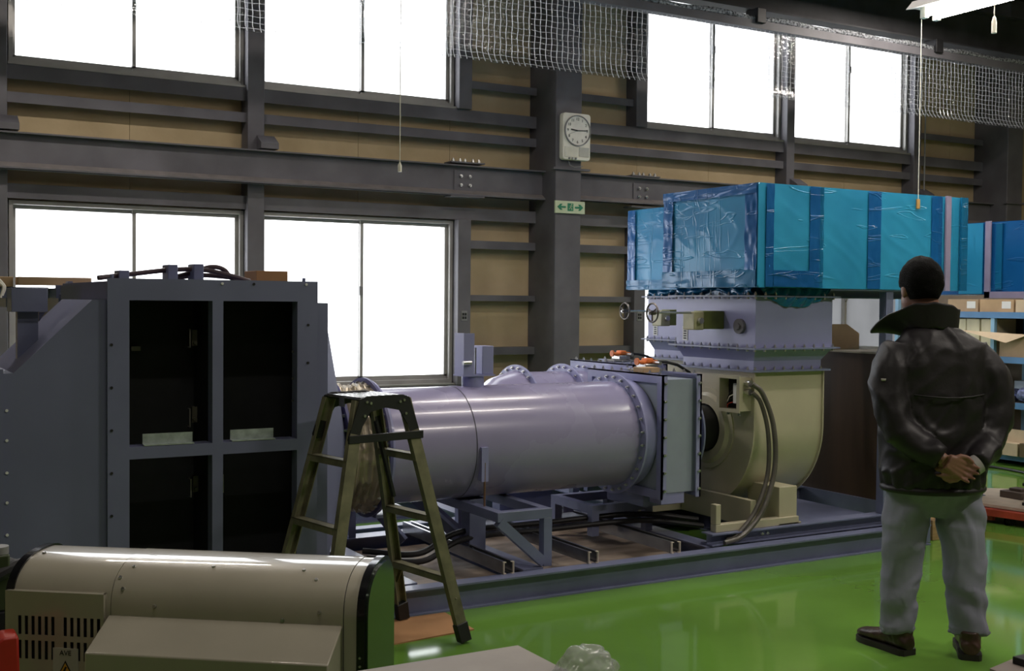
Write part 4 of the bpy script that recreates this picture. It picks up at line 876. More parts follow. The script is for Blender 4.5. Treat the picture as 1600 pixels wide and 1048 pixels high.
# open carton on the third shelf with flaps
oc = thing('open_carton', 'open tan carton with spread flaps on the third rack shelf', 'box', (RX, 7.1, SH[2]))
zb_, zt_ = SH[2], SH[2]+.22
MB().box(RX+.02, RX+.035, 6.62, 7.36, zb_, zt_).box(RX+.035, RX+.36, 6.62, 6.635, zb_, zt_).box(RX+.035, RX+.36, 7.345, 7.36, zb_, zt_).box(RX+.35, RX+.365, 6.635, 7.345, zb_, zt_).box(RX+.035, RX+.35, 6.635, 7.345, zb_, zb_+.015).build('body', bxm[2], oc, smooth=0)
for P_ in ([(7.36, zt_), (7.05, zt_-.0), (7.20, zt_+.02), (7.72, zt_+.09)], [(7.05, zt_), (6.62, zt_), (6.35, zt_+.10), (6.90, zt_+.02)]):
    MB().add([(RX+.02, *P_[0]), (RX+.02, *P_[1]), (RX-.10, P_[2][0], P_[2][1]-.10), (RX-.10, P_[3][0], P_[3][1]-.06), (RX+.025, *P_[0]), (RX+.025, *P_[1]), (RX-.095, P_[2][0], P_[2][1]-.10), (RX-.095, P_[3][0], P_[3][1]-.06)], [(0, 1, 2, 3), (7, 6, 5, 4), (0, 4, 5, 1), (1, 5, 6, 2), (2, 6, 7, 3), (3, 7, 4, 0)]).build('flap', bxm[1], oc, smooth=0)
rbox(6.55, 6.95, 2, .05, paper, 'flat white carton before the open carton', d=.08, x=-.075)
# second shelf: bags of blue parts
for k, (a, b, h) in enumerate(((7.22, 7.44, .13), (6.99, 7.21, .16), (6.75, 6.98, .15), (6.5, 6.74, .17))):
    def fb(u, v, a=a, b=b, h=h, k=k):
        t = 2*PI*u; ph = PI*v; r = 1+.22*noise.noise(Vector((math.cos(t)*2, math.sin(t)*2, v*5+k*3)))
        return (RX+.16+.17*math.sin(ph)*math.cos(t)*r, (a+b)/2+(b-a)*.5*math.sin(ph)*math.sin(t)*r, SH[1]+h*.5-h*.5*math.cos(ph)*(1 if ph > 1.5 else 1)+.0)
    tag(MB().grid(fb, 24, 14).build('parts_bag', bluebag, origin=(RX+.16, (a+b)/2, SH[1]), smooth=70), 'bag of blue parts on the second rack shelf, %s from the man\'s elbow' % ('first', 'second', 'third', 'fourth')[k], 'bag', 'bags of blue parts on the rack')
rbox(7.22, 7.42, 1, .19, mat('light_blue_carton', (.50, .60, .72), .6), 'pale blue carton behind the bags of blue parts', d=.10, x=.33)
rbox(6.6, 7.12, 1, .26, mat('yellow_carton', (.50, .36, .12), .7), 'yellow-brown carton leaning behind the bags', d=.12, x=.33)
rbox(7.75, 8.2, 1, .25, bxm[3], 'dark carton on the second rack shelf hidden by the man')
# bottom shelf
rbox(6.3, 6.95, 0, .33, mat('dark_orange_carton', (.26, .10, .04), .8), 'tall reddish carton at the right of the bottom rack shelf', x=.14, d=.2)
oc2 = thing('open_carton', 'low open tan tray carton on the bottom rack shelf', 'box', (RX, 6.9, .10))
MB().box(RX+.0, RX+.012, 6.45, 7.3, .22, .34).box(RX+.012, RX+.13, 6.45, 6.46, .10, .34).box(RX+.012, RX+.13, 7.29, 7.3, .10, .34).box(RX+.012, RX+.13, 6.46, 7.29, .10, .22).build('body', bxm[1], oc2, smooth=0)
rbox(7.05, 7.32, 0, .12, bxm[1], 'small pale carton at the front of the bottom shelf, near the man', d=.1, x=-.10)
rbox(6.5, 7.03, 0, .13, mat('dark_olive_carton', (.14, .10, .05), .8), 'dark carton at the front right of the bottom shelf', d=.1, x=-.10)
rbox(7.46, 8.3, 0, .2, bxm[0], 'wide carton on the bottom rack shelf behind the man')
tag(MB().tube(spline([(9.3, 7.9, .012), (9.2, 7.4, .012), (9.25, 7.0, .012), (9.1, 6.3, .012), (9.2, 5.6, .012)]), .012, 8).build('floor_cable', black, origin=(9.2, 7, 0)), 'black cable lying on the floor before the blue rack', 'cable')
# hand pallet truck platform in red with board, case
rt_ = thing('lift_platform', 'low red lift platform with a pale board on top, right of the man', 'trolley', (7.4, 5.3, 0))
def quadbox(P, z0, z1):
    return MB().prism(P, 'z', z0, z1)
quadbox([(6.83, 5.42), (7.00, 4.6), (7.10, 4.6), (7.60, 5.75), (7.45, 5.85)], .055, .10).build('frame', redp, rt_, smooth=0)
quadbox([(6.90, 5.40), (7.05, 4.6), (7.9, 4.6), (7.9, 5.5), (7.50, 5.85)], .105, .125).build('deck', lwood, rt_, smooth=0)
quadbox([(6.84, 5.45), (6.89, 5.30), (6.92, 5.30), (6.90, 5.47)], .02, .06).build('front_lip', redp, rt_, smooth=0)
for (x, y) in ((6.95, 5.2), (7.2, 5.4), (7.4, 4.8)): MB().cyl((x, y-.02, .028), (x, y+.02, .028), .028, n=16).build('wheel', black, rt_)
MB().box(6.72, 6.76, 5.33, 5.37, 0, .045).build('red_foot', red, rt_, smooth=0)
cs = thing('tool_case', 'silver aluminium tool case on the pale board of the red platform', 'case', (7.25, 5.0, .125))
MB().box(7.08, 7.45, 4.75, 5.20, .125, .28).build('shell', silver, cs, bevel=.008)
for y in (4.75, 5.18):
    for z in (.125, .26): MB().box(7.07, 7.10, y-.003, y+.023, z, z+.022).build('corner_cap', black, cs, bevel=.003)
MB().box(7.068, 7.082, 4.85, 4.90, .20, .24).box(7.068, 7.082, 5.05, 5.10, .20, .24).build('catch', black, cs, smooth=0)
for k, (a, b, c, d, h, m, nm) in enumerate(((7.14, 7.30, 4.82, 5.08, .04, mat('blue_grey_box', (.20, .24, .36), .5), 'blue-grey box lying on the silver case'), (7.2, 7.32, 4.9, 5.02, .07, bxm[1], 'small tan carton on top of the silver case'))):
    tag(MB().box(a, b, c, d, .281+(.0 if k == 0 else .041), .281+h).build('small_box', m, origin=(a, c, .281), bevel=.002), nm, 'box')
tag(MB().box(7.25, 7.42, 5.34, 5.52, .125, .175).box(7.3, 7.38, 5.38, 5.48, .175, .195).build('hand_tool', mat('dark_tool', (.08, .06, .05), .4), origin=(7.3, 5.4, .125), bevel=.004), 'dark hand tool lying left of the silver case', 'tool')
tag(MB().box(6.03, 6.12, 5.08, 5.28, 0, .13).build('wood_block', mat('raw_wood', (.42, .27, .13), .7, var=.2, stretch=(1, 1, 8)), origin=(6.07, 5.2, 0), bevel=.003), 'raw wood block at the right end of the skid', 'block')
tm = thing('floor_tray', 'dark tray of tools on the floor at the lower right corner', 'tray', (4.3, 3.0, 0))
quadbox([(4.06, 3.12), (4.55, 3.22), (4.60, 2.8), (4.0, 2.8)], 0, .02).build('tray', mat('grey_tray', (.22, .18, .16), .6), tm, smooth=0)
MB().box(4.2, 4.42, 3.0, 3.12, .02, .05).cyl((4.33, 3.10, .035), (4.40, 3.13, .035), .012, n=10).build('tool', black, tm, bevel=.004)

# ================================================================ LADDER
LC = Vector((1.955, 4.665, 0)); ca, sa = math.cos(math.radians(11)), math.sin(math.radians(11))
ex = Vector((ca, sa, 0)); ey = Vector((-sa, ca, 0)); HT = 1.085
def LP(a, b, z): return LC+ex*a+ey*b+Vector((0, 0, z))
ld = thing('stepladder', 'weathered aluminium stepladder with black top brackets before the near pipe', 'ladder', (LC.x, LC.y, 0))
TOPA, BOTA, TOPB, BOTB = .115, .365, .125, .245
def sp(s, t, z):   # stile point at height z
    k = (HT-z)/HT; return LP(s*(TOPA+(BOTA-TOPA)*k), t*(TOPB+(BOTB-TOPB)*k), z)
for s in (-1, 1):
    for t in (-1, 1):
        p, q = sp(s, t, HT-.01), sp(s, t, .05)
        mb = MB().bar(p, q, .012, .052, ey.cross(q-p))   # web
        d = (q-p).normalized()
        o1 = ex*(.025)*1.0
        mb2 = MB()
        fl = (q-p).cross(ey).normalized()*.024
        mb.bar(p+fl-ey*t*.010, q+fl-ey*t*.010, .004, .026, ey).bar(p-fl-ey*t*.010, q-fl-ey*t*.010, .004, .026, ey)
        mb = MB(); W, D = .052, .026
        a_ = fl.normalized()*W/2; b_ = ey*t
        for (c, w1_, w2_) in ((Vector((0, 0, 0)), a_, ey*t*.003), ):
            pass
        def obox(p, q, u, v):
            vs = [c+u*i+v*j for c in (p, q) for i, j in ((-1, -1), (1, -1), (1, 1), (-1, 1))]
            mb.add(vs, [(0, 1, 2, 3), (7, 6, 5, 4), (0, 4, 5, 1), (1, 5, 6, 2), (2, 6, 7, 3), (3, 7, 4, 0)])
        obox(p, q, a_, ey*.002)
        obox(p+a_*.92-ey*t*D/2, q+a_*.92-ey*t*D/2, a_*.08, ey*D/2); obox(p-a_*.92-ey*t*D/2, q-a_*.92-ey*t*D/2, a_*.08, ey*D/2)
        mb.build('stile', ladm, ld, smooth=0)
        f = MB(); f.bar(sp(s, t, .085)-ey*t*.012, sp(s, t, 0)-ey*t*.012, .036, .062, ey.cross(q-p)); 
        f.v = [(x, y, max(0, z)) for x, y, z in f.v]; f.build('foot_cap', black, ld, bevel=.004)
    for i, z in enumerate((.28, .55, .82)):
        a, b = sp(s, -1, z), sp(s, 1, z)
        MB().bar(a+Vector((0, 0, .012)), b+Vector((0, 0, .012)), .052, .004).bar(a+ex*.024, b+ex*.024, .004, .028).bar(a-ex*.024, b-ex*.024, .004, .028).build('tread', ladm, ld, smooth=0)
        if i == 0:
            for t, c in ((-1, a), (1, b)): MB().bar(c-ey*t*.07, sp(s, t, z-.09), .018, .004, ex).build('tread_brace', ladm, ld, smooth=0)
q = MB().bar(LP(-.125, 0, HT+.0), LP(.125, 0, HT+.0), .27, .006)
q.bar(LP(-.125, -.02, HT-.02), LP(-.125, .02, HT-.02), .004, .04)
for g_ in range(7): q.bar(LP(-.11+g_*.036, -.133, HT+.005), LP(-.11+g_*.036, .133, HT+.005), .012, .004)
q.build('top_tread', mat('bright_top_tread', (.5, .5, .47), .18, .9, var=.1, scale=20), ld, smooth=0)
for t in (-1, 1):
    y = t*.135
    def L2(a, z): return (a, z)
    P = [(-.125, HT+.0), (-.09, HT+.012), (.09, HT+.012), (.125, HT+.0), (.185, HT-.165), (.175, HT-.185), (.14, HT-.185), (.115, HT-.115), (.075, HT-.055), (.0, HT-.04), (-.075, HT-.055), (-.115, HT-.115), (-.14, HT-.185), (-.175, HT-.185), (-.185, HT-.165)]
    mb = MB(); n = len(P); vs = [LP(a, y+t*e, z) for e in (.0, .008) for a, z in P]
    # triangulated outline via strips of the arch
    fs = [(i, i+1, n+i+1, n+i) for i in range(n-1)]+[(n-1, 0, n, 2*n-1)]
    def cap(o, rev):
        F = [(0, 1, 10), (1, 9, 10), (1, 2, 9), (2, 8, 9), (2, 3, 8), (3, 7, 8), (3, 4, 7), (4, 5, 6), (4, 6, 7), (0, 10, 11), (0, 11, 14), (11, 12, 14), (12, 13, 14)]
        return [tuple(o+i for i in (reversed(f) if rev else f)) for f in F]
    mb.add(vs, fs+cap(0, False)+cap(n, True)).build('top_bracket', black, ld, smooth=0)
    if t < 0: MB().bar(LP(-.185, y+t*.010, HT-.165), LP(.195, y+t*.010, HT-.165), .012, .034).build('spreader_bar', black, ld, bevel=.002)
    for a, z in ((-.095, -.012), (-.075, -.018), (-.105, -.07), (.095, -.012), (.075, -.018), (.105, -.07)):
        MB().cyl(LP(a, y+t*.008, HT+z), LP(a, y+t*.013, HT+z), .006, n=10).build('rivet', steel, ld)
MB().bar(LP(-.02, -.10, HT-.10), LP(.075, -.10, HT-.43), .02, .012).build('safety_stay', black, ld, smooth=0)

# cardboard sheet on the floor under the ladder
cbm = MB().prism([(2.02, 4.62), (2.49, 4.665), (2.50, 4.985), (1.95, 4.985)], 'z', 0, .006)
tag(cbm.build('cardboard_sheet', mat('floor_cardboard', (.40, .21, .09), .8, var=.08, scale=3), origin=(2.2, 4.8, 0), smooth=0), 'brown cardboard sheet on the floor under the ladder feet', 'cardboard')
ld.location.z = .006
tag(MB().prism([(2.80, 7.42), (3.35, 7.42), (3.4, 7.9), (2.7, 7.9)], 'z', 0, .006).build('cardboard_sheet', card, origin=(3.2, 7.9, 0), smooth=0), 'tan cardboard sheet on the green floor behind the pipes', 'cardboard')
tag(MB().box(4.55, 5.2, 7.75, 8.2, 0, .03).build('wooden_board', carddk, origin=(4.8, 8, 0), smooth=0), 'brown wooden board on the floor behind the pipes', 'board')
tag(MB().tube(spline([(2.35, 5.6, .16), (2.6, 5.45, .15), (2.9, 5.55, .22), (3.5, 5.7, .19), (4.1, 5.6, .21), (4.5, 5.5, .16)]), .016, 10).tube(spline([(2.35, 5.65, .19), (2.6, 5.5, .18), (2.9, 5.6, .25), (3.5, 5.75, .22), (4.1, 5.65, .24), (4.5, 5.55, .19)]), .016, 10).build('cable_bundle', black, origin=(3, 5.6, .16)), 'black cable bundle running along the skid under the near pipe', 'cable')

# ================================================================ BEIGE MACHINE (foreground left)
O_ = Vector((1.161, 2.665, 0)); A_ = Vector((.7943, -.6075, 0)); B_ = Vector((-.6075, -.7943, 0))
MX = Matrix(((A_.x, B_.x, 0, O_.x), (A_.y, B_.y, 0, O_.y), (0, 0, 1, 0), (0, 0, 0, 1)))   # local: a right, b towards the camera, z up
mc = thing('heater_cabinet', 'cream rounded machine cabinet with vent slots in the foreground', 'machine', tuple(MX @ Vector((-.44, 0, 0))))
def mbuild(mb, name, m, parent=None, **k): mb.xf(MX); return mb.build(name, m, parent or mc, **k)
RM = .17; ztop = .865
BC, ZM, AY, AZ, BK, SE = 0.0, .740, .17, .116, .11, .78
def crown(th):
    c, q = math.cos(th), max(0, math.sin(th))
    return (BC+(AY if c > 0 else BK)*math.copysign(abs(c)**SE, c), ZM+AZ*q**SE)
def profile(d, zb):
    P = [(u+d*math.cos(t), v+d*math.sin(t)) for t in [PI*i/48 for i in range(49)] for u, v in (crown(t),)]
    return [(BC+AY+d, zb)]+P+[(BC-BK-d, zb)]
def shell(a0, a1, r, zb):
    P = profile(r, zb); return MB().prism([(u, v) for u, v in P], 'x', a0, a1)
mbuild(shell(-.885, -.633, -.001, .30), 'body_shell', machine, smooth=30)
mbuild(shell(-.631, -.052, 0, .30), 'body_shell', machine, smooth=30)
mbuild(shell(-.050, -.018, -.001, .30), 'body_shell', machine, smooth=30)
mbuild(shell(-.634, -.049, -.003, .30), 'joint_strip', seam, smooth=30)
mbuild(shell(-.018, .001, .005, .30), 'end_gasket', blackgloss, smooth=30)
mbuild(shell(.001, .007, -.006, .30), 'end_plate', mat('mirror_end_plate', (.05, .07, .05), .12, .6), smooth=30)
mbuild(shell(-.905, -.885, .004, .30), 'end_gasket', blackgloss, smooth=30)
mbuild(MB().box(-.88, -.02, -.10, .15, .04, .30), 'base_cabinet', machine, smooth=0)
for a in (-.84, -.08):
    for b in (-.08, .12): mbuild(MB().cyl((a, b, 0), (a, b, .04), .025, n=14), 'foot', black)
# vent panel with real slots
vp = MB(); a0, a1, z0, z1 = -.90, -.645, .45, .785; yb, yf = RM-.01, RM+.010
slots = []
for r_ in range(2):
    for g_ in range(2):
        for k in range(6): slots.append((-.862+g_*.118+k*.0172, .702-r_*.060, .0085, .046))
xsv = sorted(set([a0, a1]+[round(v, 5) for s_ in slots for v in (s_[0]-s_[2]/2, s_[0]+s_[2]/2)])); zsv = sorted(set([z0, z1]+[round(v, 5) for s_ in slots for v in (s_[1]-s_[3]/2, s_[1]+s_[3]/2)]))
for i in range(len(xsv)-1):
    for j in range(len(zsv)-1):
        xm, zm = (xsv[i]+xsv[i+1])/2, (zsv[j]+zsv[j+1])/2
        if any(abs(xm-s_[0]) < s_[2]/2 and abs(zm-s_[1]) < s_[3]/2 for s_ in slots): continue
        vp.box(xsv[i], xsv[i+1], yf-.002, yf, zsv[j], zsv[j+1])
mbuild(vp, 'vent_panel', machine, smooth=0)
mbuild(MB().box(a0, a0+.003, yb, yf-.002, z0, z1).box(a1-.003, a1, yb, yf-.002, z0, z1).box(a0, a1, yb, yf-.002, z1-.003, z1), 'vent_panel_edge', machine, smooth=0)
mbuild(MB().box(a0+.003, a1-.003, RM-.004, RM+.001, z0, z1-.003), 'vent_backing', hole, smooth=0)
for k, s_ in enumerate(slots):
    c = MB().bar((s_[0]-.0065, RM+.0075, s_[1]-.022), (s_[0]-.0065, RM+.0075, s_[1]+.022), .0015, .004)
wl = mbuild(MB().box(-.775, -.710, yf, yf+.0015, .55, .650), 'warning_label', mat('label_silver', (.55, .55, .50), .4), smooth=0)
rz = math.atan2(A_.y, A_.x)
def mloc(a, b, z): return MX @ Vector((a, b, z))
t_ = text('AVE', .017, ink, mloc(-.7425, yf+.002, .638), (PI/2, 0, rz), wl, 'label_lettering', .0004)
mbuild(MB().prism([(-.770, .568), (-.715, .568), (-.7425, .620)], 'y', yf+.0015, yf+.0025), 'warning_triangle', ink, wl, smooth=0)
mbuild(MB().prism([(-.7655, .5705), (-.7195, .5705), (-.7425, .614)], 'y', yf+.0025, yf+.0032), 'warning_triangle', yellow, wl, smooth=0)
mbuild(MB().prism([(-.742, .606), (-.750, .590), (-.743, .590), (-.747, .574), (-.736, .593), (-.743, .593), (-.738, .604)], 'y', yf+.0032, yf+.004), 'lightning_bolt', ink, wl, smooth=0)
# sloping front cover
vs = [(-.637, RM, .734), (-.053, RM, .734), (-.053, .290, .676), (-.637, .290, .676), (-.637, RM, .30), (-.053, RM, .30), (-.053, .290, .30), (-.637, .290, .30)]
mbuild(MB().add(vs, [(0, 1, 2, 3), (7, 6, 5, 4), (3, 2, 6, 7), (0, 3, 7, 4), (1, 5, 6, 2), (0, 4, 5, 1)]), 'front_cover', machine, bevel=.003)
for a, th in ((-.865, 1.30), (-.60, .95), (-.605, .40), (-.52, .10), (-.62, .65), (-.40, 1.05), (-.13, .80), (-.17, 1.05), (-.11, .12), (-.20, -.02)):
    p = Vector((a, *crown(th))); nrm = Vector((0, math.cos(th)/AY, math.sin(th)/AZ)).normalized()
    mbuild(MB().cyl(p-nrm*.002, p+nrm*.004, .0055, .004, n=12), 'screw', steel)
for z in (.66, .64): mbuild(MB().cyl((-.009, RM+.004, z), (-.009, RM+.008, z), .003, n=10), 'screw', steel)
# red handled thing + things at the extreme left
rv = thing('red_valve_handle', 'red valve handle at the lower left beside the cream machine', 'valve', (.30, 2.95, .6))
MB().prism([(.285, .60), (.30, .695), (.315, .708), (.350, .708), (.352, .62), (.34, .60)], 'y', 2.92, 3.0).build('handle', red, rv, bevel=.006)
MB().cyl((.31, 2.98, 0), (.31, 2.98, .60), .015, n=12).build('stem', dsteel, rv)
tag(MB().box(.18, .30, 2.80, 2.92, 0, .64).build('wooden_block', card, origin=(.24, 2.86, 0), bevel=.004), 'tan carton at the extreme lower left corner', 'box')
dk = thing('stacked_hoses', 'dark hoses and fittings piled on a stand behind the cream machine at the left edge', 'hoses', (.36, 3.6, 0))
MB().box(.20, .44, 3.5, 3.75, 0, .62).build('stand', black, dk, smooth=0)
MB().tube(spline([(.20, 3.55, .64), (.32, 3.52, .70), (.44, 3.55, .74), (.46, 3.6, .66)]), .02, 10).tube(spline([(.22, 3.6, .70), (.34, 3.55, .76), (.45, 3.6, .72)]), .018, 10).build('hose', black, dk)
MB().box(.34, .40, 3.52, 3.58, .62, .78).build('fitting', mat('dark_green_fitting', (.05, .07, .03), .4), dk, bevel=.006)
MB().cyl((.37, 3.55, .78), (.37, 3.55, .80), .03, n=16).build('cap', greyp, dk)
# ================================================================ TABLE + BAG
tb = thing('work_table', 'grey-topped work table in the foreground below the ladder', 'table', (.9, 1.8, 0))
MB().box(.30, 1.277, 1.35, 2.187, .725, .75).build('table_top', boardm, tb, bevel=.003)
for x in (.34, 1.22):
    for y in (1.40, 2.13): MB().box(x, x+.035, y, y+.035, 0, .725).build('leg', dsteel, tb, smooth=0)
def bagfn(u, v):
    t = 2*PI*u; ph = PI*(.02+.96*v); d = Vector((math.sin(ph)*math.cos(t), math.sin(ph)*math.sin(t), -math.cos(ph)))
    nn = noise.noise(d*1.6+Vector((5, 1, 2)))*.35+(1-abs(noise.noise(d*2.6)))*.16
    p = Vector((1.300, 1.955, .755))+Vector((d.x*.062, d.y*.05, d.z*.042))*(1+nn); return p
bag = MB().grid(bagfn, 60, 40); bag.v = [(x, y, max(z, .7515) if x < 1.28 else z) for x, y, z in bag.v]
tag(bag.build('plastic_bag', bagm, origin=(1.27, 1.95, .7515), smooth=45), 'crumpled clear plastic bag over the right edge of the table', 'bag')
pp = [(.62, 2.06, .7515), (.74, 2.02, .7515), (.70, 1.90, .7515), (.58, 1.93, .7515)]
#PART4
# ================================================================ PERSON
def person():
    G = Vector((4.065, 3.43, 0)); ROTZ = math.radians(-24)
    root = thing('person', 'man seen from behind in a dark jacket and grey-blue trousers, hands clasped behind his back', 'person', tuple(G))
    root.rotation_euler = (0, 0, ROTZ)
    skin = mat('skin', (.27, .135, .09), .5, var=.06, scale=12); hair = mat('black_hair', (.0035, .003, .003), .85, spec=.15, var=.3, scale=60, bump=.6)
    jac = mat('dark_jacket', (.015, .0125, .015), .5, spec=.4, var=.25, scale=4, bump=.25); tro = mat('grey_blue_trousers', (.245, .25, .33), .8, var=.07, scale=6, bump=.1)
    shoe = mat('brown_leather_shoe', (.055, .028, .02), .4, var=.35, scale=9); sole = mat('shoe_sole', (.018, .013, .012), .6)
    def attach(me, name, m, parent=root):
        me.materials.clear(); me.materials.append(m); me.shade_smooth()
        o = bpy.data.objects.new(name, me); COL.objects.link(o); o.parent = parent; return o
    def limb(mb, pts, rs, n=18, k=6):
        P = spline(pts, k); R = []
        rr = [rs[0]]+list(rs)+[rs[-1]]
        for i in range(len(pts)-1):
            for j in range(k): t = j/k; R.append(rs[i]*(1-t)+rs[i+1]*t)
        R.append(rs[-1]); mb.tube(P, R, n)
    def loft(mb, rings, n=32):
        """rings: (cx, cy, cz, rx, ry, tilt, power)"""
        vs = []
        for (x, y, z, rx, ry, tl) in rings:
            for i in range(n):
                t = 2*PI*i/n; c, s = math.cos(t), math.sin(t); e = .86
                px = rx*math.copysign(abs(c)**e, c); py = ry*math.copysign(abs(s)**e, s)
                vs.append((x+px, y+py*math.cos(tl), z+py*math.sin(tl)))
        m = len(rings)
        fs = [(k*n+i, k*n+(i+1) % n, (k+1)*n+(i+1) % n, (k+1)*n+i) for k in range(m-1) for i in range(n)]
        fs += [tuple(range(n-1, -1, -1)), tuple(range((m-1)*n, m*n))]
        mb.add(vs, fs)
    # ---- body: one continuous surface (head, neck, torso, arms, hands, legs)
    HC = Vector((-.058, .035, 1.585))
    b = MB()
    hr = Matrix.Rotation(math.radians(8), 3, 'Z') @ Matrix.Rotation(math.radians(-4), 3, 'X')
    b.sphere(HC+Vector((0, -.008, .012)), .1, (.78, .98, 1.05), 28, 18, hr)
    b.sphere(HC+hr @ Vector((0, .030, -.055)), .1, (.60, .66, .68), 24, 14, hr)      # jaw
    b.sphere(HC+hr @ Vector((0, .092, -.028)), .014, (.8, 1.1, 1.5), 12, 8, hr)      # nose
    for s in (-1, 1):
        b.sphere(HC+hr @ Vector((s*.080, -.004, -.020)), .026, (.35, .75, 1.25), 14, 10, hr)   # ears
        b.sphere(HC+hr @ Vector((s*.032, .078, .004)), .014, (1.2, .5, .5), 10, 8, hr)         # brow/eyelids
    b.sphere(HC+hr @ Vector((0, .086, -.066)), .014, (1.6, .5, .5), 10, 8, hr)       # mouth
    limb(b, [(-.02, .0, 1.38), (-.035, .005, 1.46), (-.05, .012, 1.54)], [.062, .057, .056])
    loft(b, [(0, 0, .80, .15, .10, 0), (0, 0, .95, .14, .09, 0), (0, 0, 1.15, .16, .10, 0), (0, 0, 1.3, .17, .095, 0), (0, 0, 1.40, .08, .06, 0)])
    SHL, SHR = Vector((-.18, -.01, 1.315)), Vector((.18, -.01, 1.305))
    EL, ER = Vector((-.215, -.075, 1.03)), Vector((.215, -.055, 1.01))
    WL, WR = Vector((-.055, -.215, .865)), Vector((.055, -.205, .83))
    limb(b, [SHL, EL, WL], [.05, .042, .026], k=5); limb(b, [SHR, ER, WR], [.05, .042, .026], k=5)
    for s, hx, kx, axx, fy in ((-1, -.085, -.105, -.125, .045), (1, .085, .115, .14, -.045)):
        limb(b, [(hx, 0, .84), (kx, fy*.4+.01, .46), (axx, fy, .09)], [.085, .055, .04], k=5)
    # hands: left palm over right, fingers curling
    def hand(mb, W, d, side, up_, curl, L=.085):
        d = Vector(d).normalized(); side = Vector(side); side = (side-d*side.dot(d)).normalized(); nrm = d.cross(side).normalized()
        pc = W+d*.045
        for i in range(4):   # palm from parallel tapering rods
            o = side*((i-1.5)*.019)
            mb.tube([W+o*.65, W+o*.9+d*.035, W+o+d*.075], [.017, .015, .012], 10)
        lens = (.066, .076, .072, .056)
        for i in range(4):
            p = W+side*((i-1.5)*.0205)+d*.070; c = curl; dd = d.copy(); pts = [p]; ang = 0
            for sgm, fr in enumerate((.45, .32, .23)):
                ang += c*(.55, .8, .7)[sgm]; dv = d*math.cos(ang)+nrm*up_*math.sin(ang)+side*((i-1.5)*.05)
                pts.append(pts[-1]+dv.normalized()*lens[i]*fr)
            mb.tube(pts, [.0092, .0088, .0080, .0062], 10)
            mb.sphere(pts[-1], .0064, nu=10, nv=6); mb.sphere(pts[1], .0090, nu=10, nv=6)
        tb_ = W-side*.028+d*.018
        mb.tube([tb_+side*.01, tb_-side*.018+d*.022, tb_-side*.026+d*.048+nrm*up_*.008, tb_-side*.020+d*.068+nrm*up_*.016], [.014, .0125, .010, .0075], 10)
        mb.sphere(tb_-side*.020+d*.068+nrm*up_*.016, .0076, nu=10, nv=6)
    h = MB(); hand(h, Vector(WL)+Vector((.01, -.004, -.004)), (.80, -.05, -.42), (-.42, .05, -.85), -1, .75)
    hand(h, Vector(WR)+Vector((-.012, .0, -.002)), (-.88, -.10, .05), (.10, 0, .95), 1, .9)
    b.add(h.v, h.f)
    me = remesh(b, .0052, 1); body = attach(me, 'body', skin)
    # ---- hair
    hm = MB(); hm.sphere(HC+Vector((0, -.012, .020)), .1, (.895, 1.06, 1.10), 48, 32, hr)
    keep = []
    for i, v in enumerate(hm.v):
        p = hr.inverted() @ (Vector(v)-HC)
        nz = .004*noise.noise(Vector(v)*40)
        v2 = Vector(v)+(Vector(v)-HC).normalized()*nz
        # hairline: lift off over the face and nape
        if p.y > .03 and p.z < .055: v2 = HC+(Vector(v2)-HC)*.80
        elif p.z < -.062: v2 = HC+(Vector(v2)-HC)*.82
        elif abs(p.x) > .06 and p.z < -.01 and p.y > -.02: v2 = HC+(Vector(v2)-HC)*.86
        hm.v[i] = tuple(v2)
    attach(hm.mesh('hair', hair, 80), 'hair', hair)
    for s in (-1, 1):
        e = MB().sphere(HC+hr @ Vector((s*.030, .082, -.004)), .010, (1.1, .6, .6), 12, 8, hr).mesh('eye', ink, 60); attach(e, 'eye', mat('eye_dark', (.05, .03, .02), .2))
    # ---- trousers
    t = MB()
    loft(t, [(0, 0, .60, .06, .06, 0), (0, -.0, .70, .185, .125, 0), (0, 0, .80, .195, .135, 0), (0, 0, .95, .185, .125, 0)])
    limb(t, [(-.098, .0, .80), (-.105, .02, .62), (-.118, .025, .40), (-.128, .035, .20), (-.132, .040, .095)], [.098, .094, .080, .074, .078], 28)
    limb(t, [(.100, .0, .80), (.122, -.005, .62), (.140, -.02, .40), (.150, -.035, .20), (.152, -.045, .095)], [.102, .098, .088, .080, .078], 28)
    me = remesh(t, .010, 3)
    for v in me.vertices:
        p = v.co; n_ = noise.noise(Vector((p.x*9, p.y*9, p.z*5))); sg_ = 1 if p.x > 0 else -1
        fold = math.sin(p.z*34+sg_*p.x*30+4*noise.noise(p*4))*.006*(1 if p.z < .30 or p.z > .55 else .35)
        rdg = max(0, 1-abs(noise.noise(Vector((p.x*6+p.z*5, p.y*6, p.z*4-p.x*5))))*4)*.009
        v.co = p+v.normal*(n_*.006+fold+rdg)
        if p.z < .12: v.co.x += .006*math.sin(p.z*190)
    attach(me, 'trousers', tro)
    # ---- shoes
    for (x, y, a, nm) in ((-.135, .045, math.radians(22), 'l'), (.155, -.045, math.radians(-22), 'r')):
        R = Matrix.Rotation(a, 4, 'Z'); T = Matrix.Translation((x, y, 0))
        s_ = MB()
        rings = [(-.085, .030, .052), (-.07, .042, .07), (-.03, .044, .085), (.02, .042, .08), (.07, .044, .062), (.12, .050, .050), (.165, .048, .042), (.195, .034, .034), (.208, .014, .022)]
        vs = []; n = 20
        for (yy, hw_, ht) in rings:
            for i in range(n):
                tt = 2*PI*i/n; c, s2 = math.cos(tt), math.sin(tt)
                vs.append((hw_*math.copysign(abs(c)**.8, c), yy, .022+max(0, ht*(.5+.5*s2)) if True else 0))
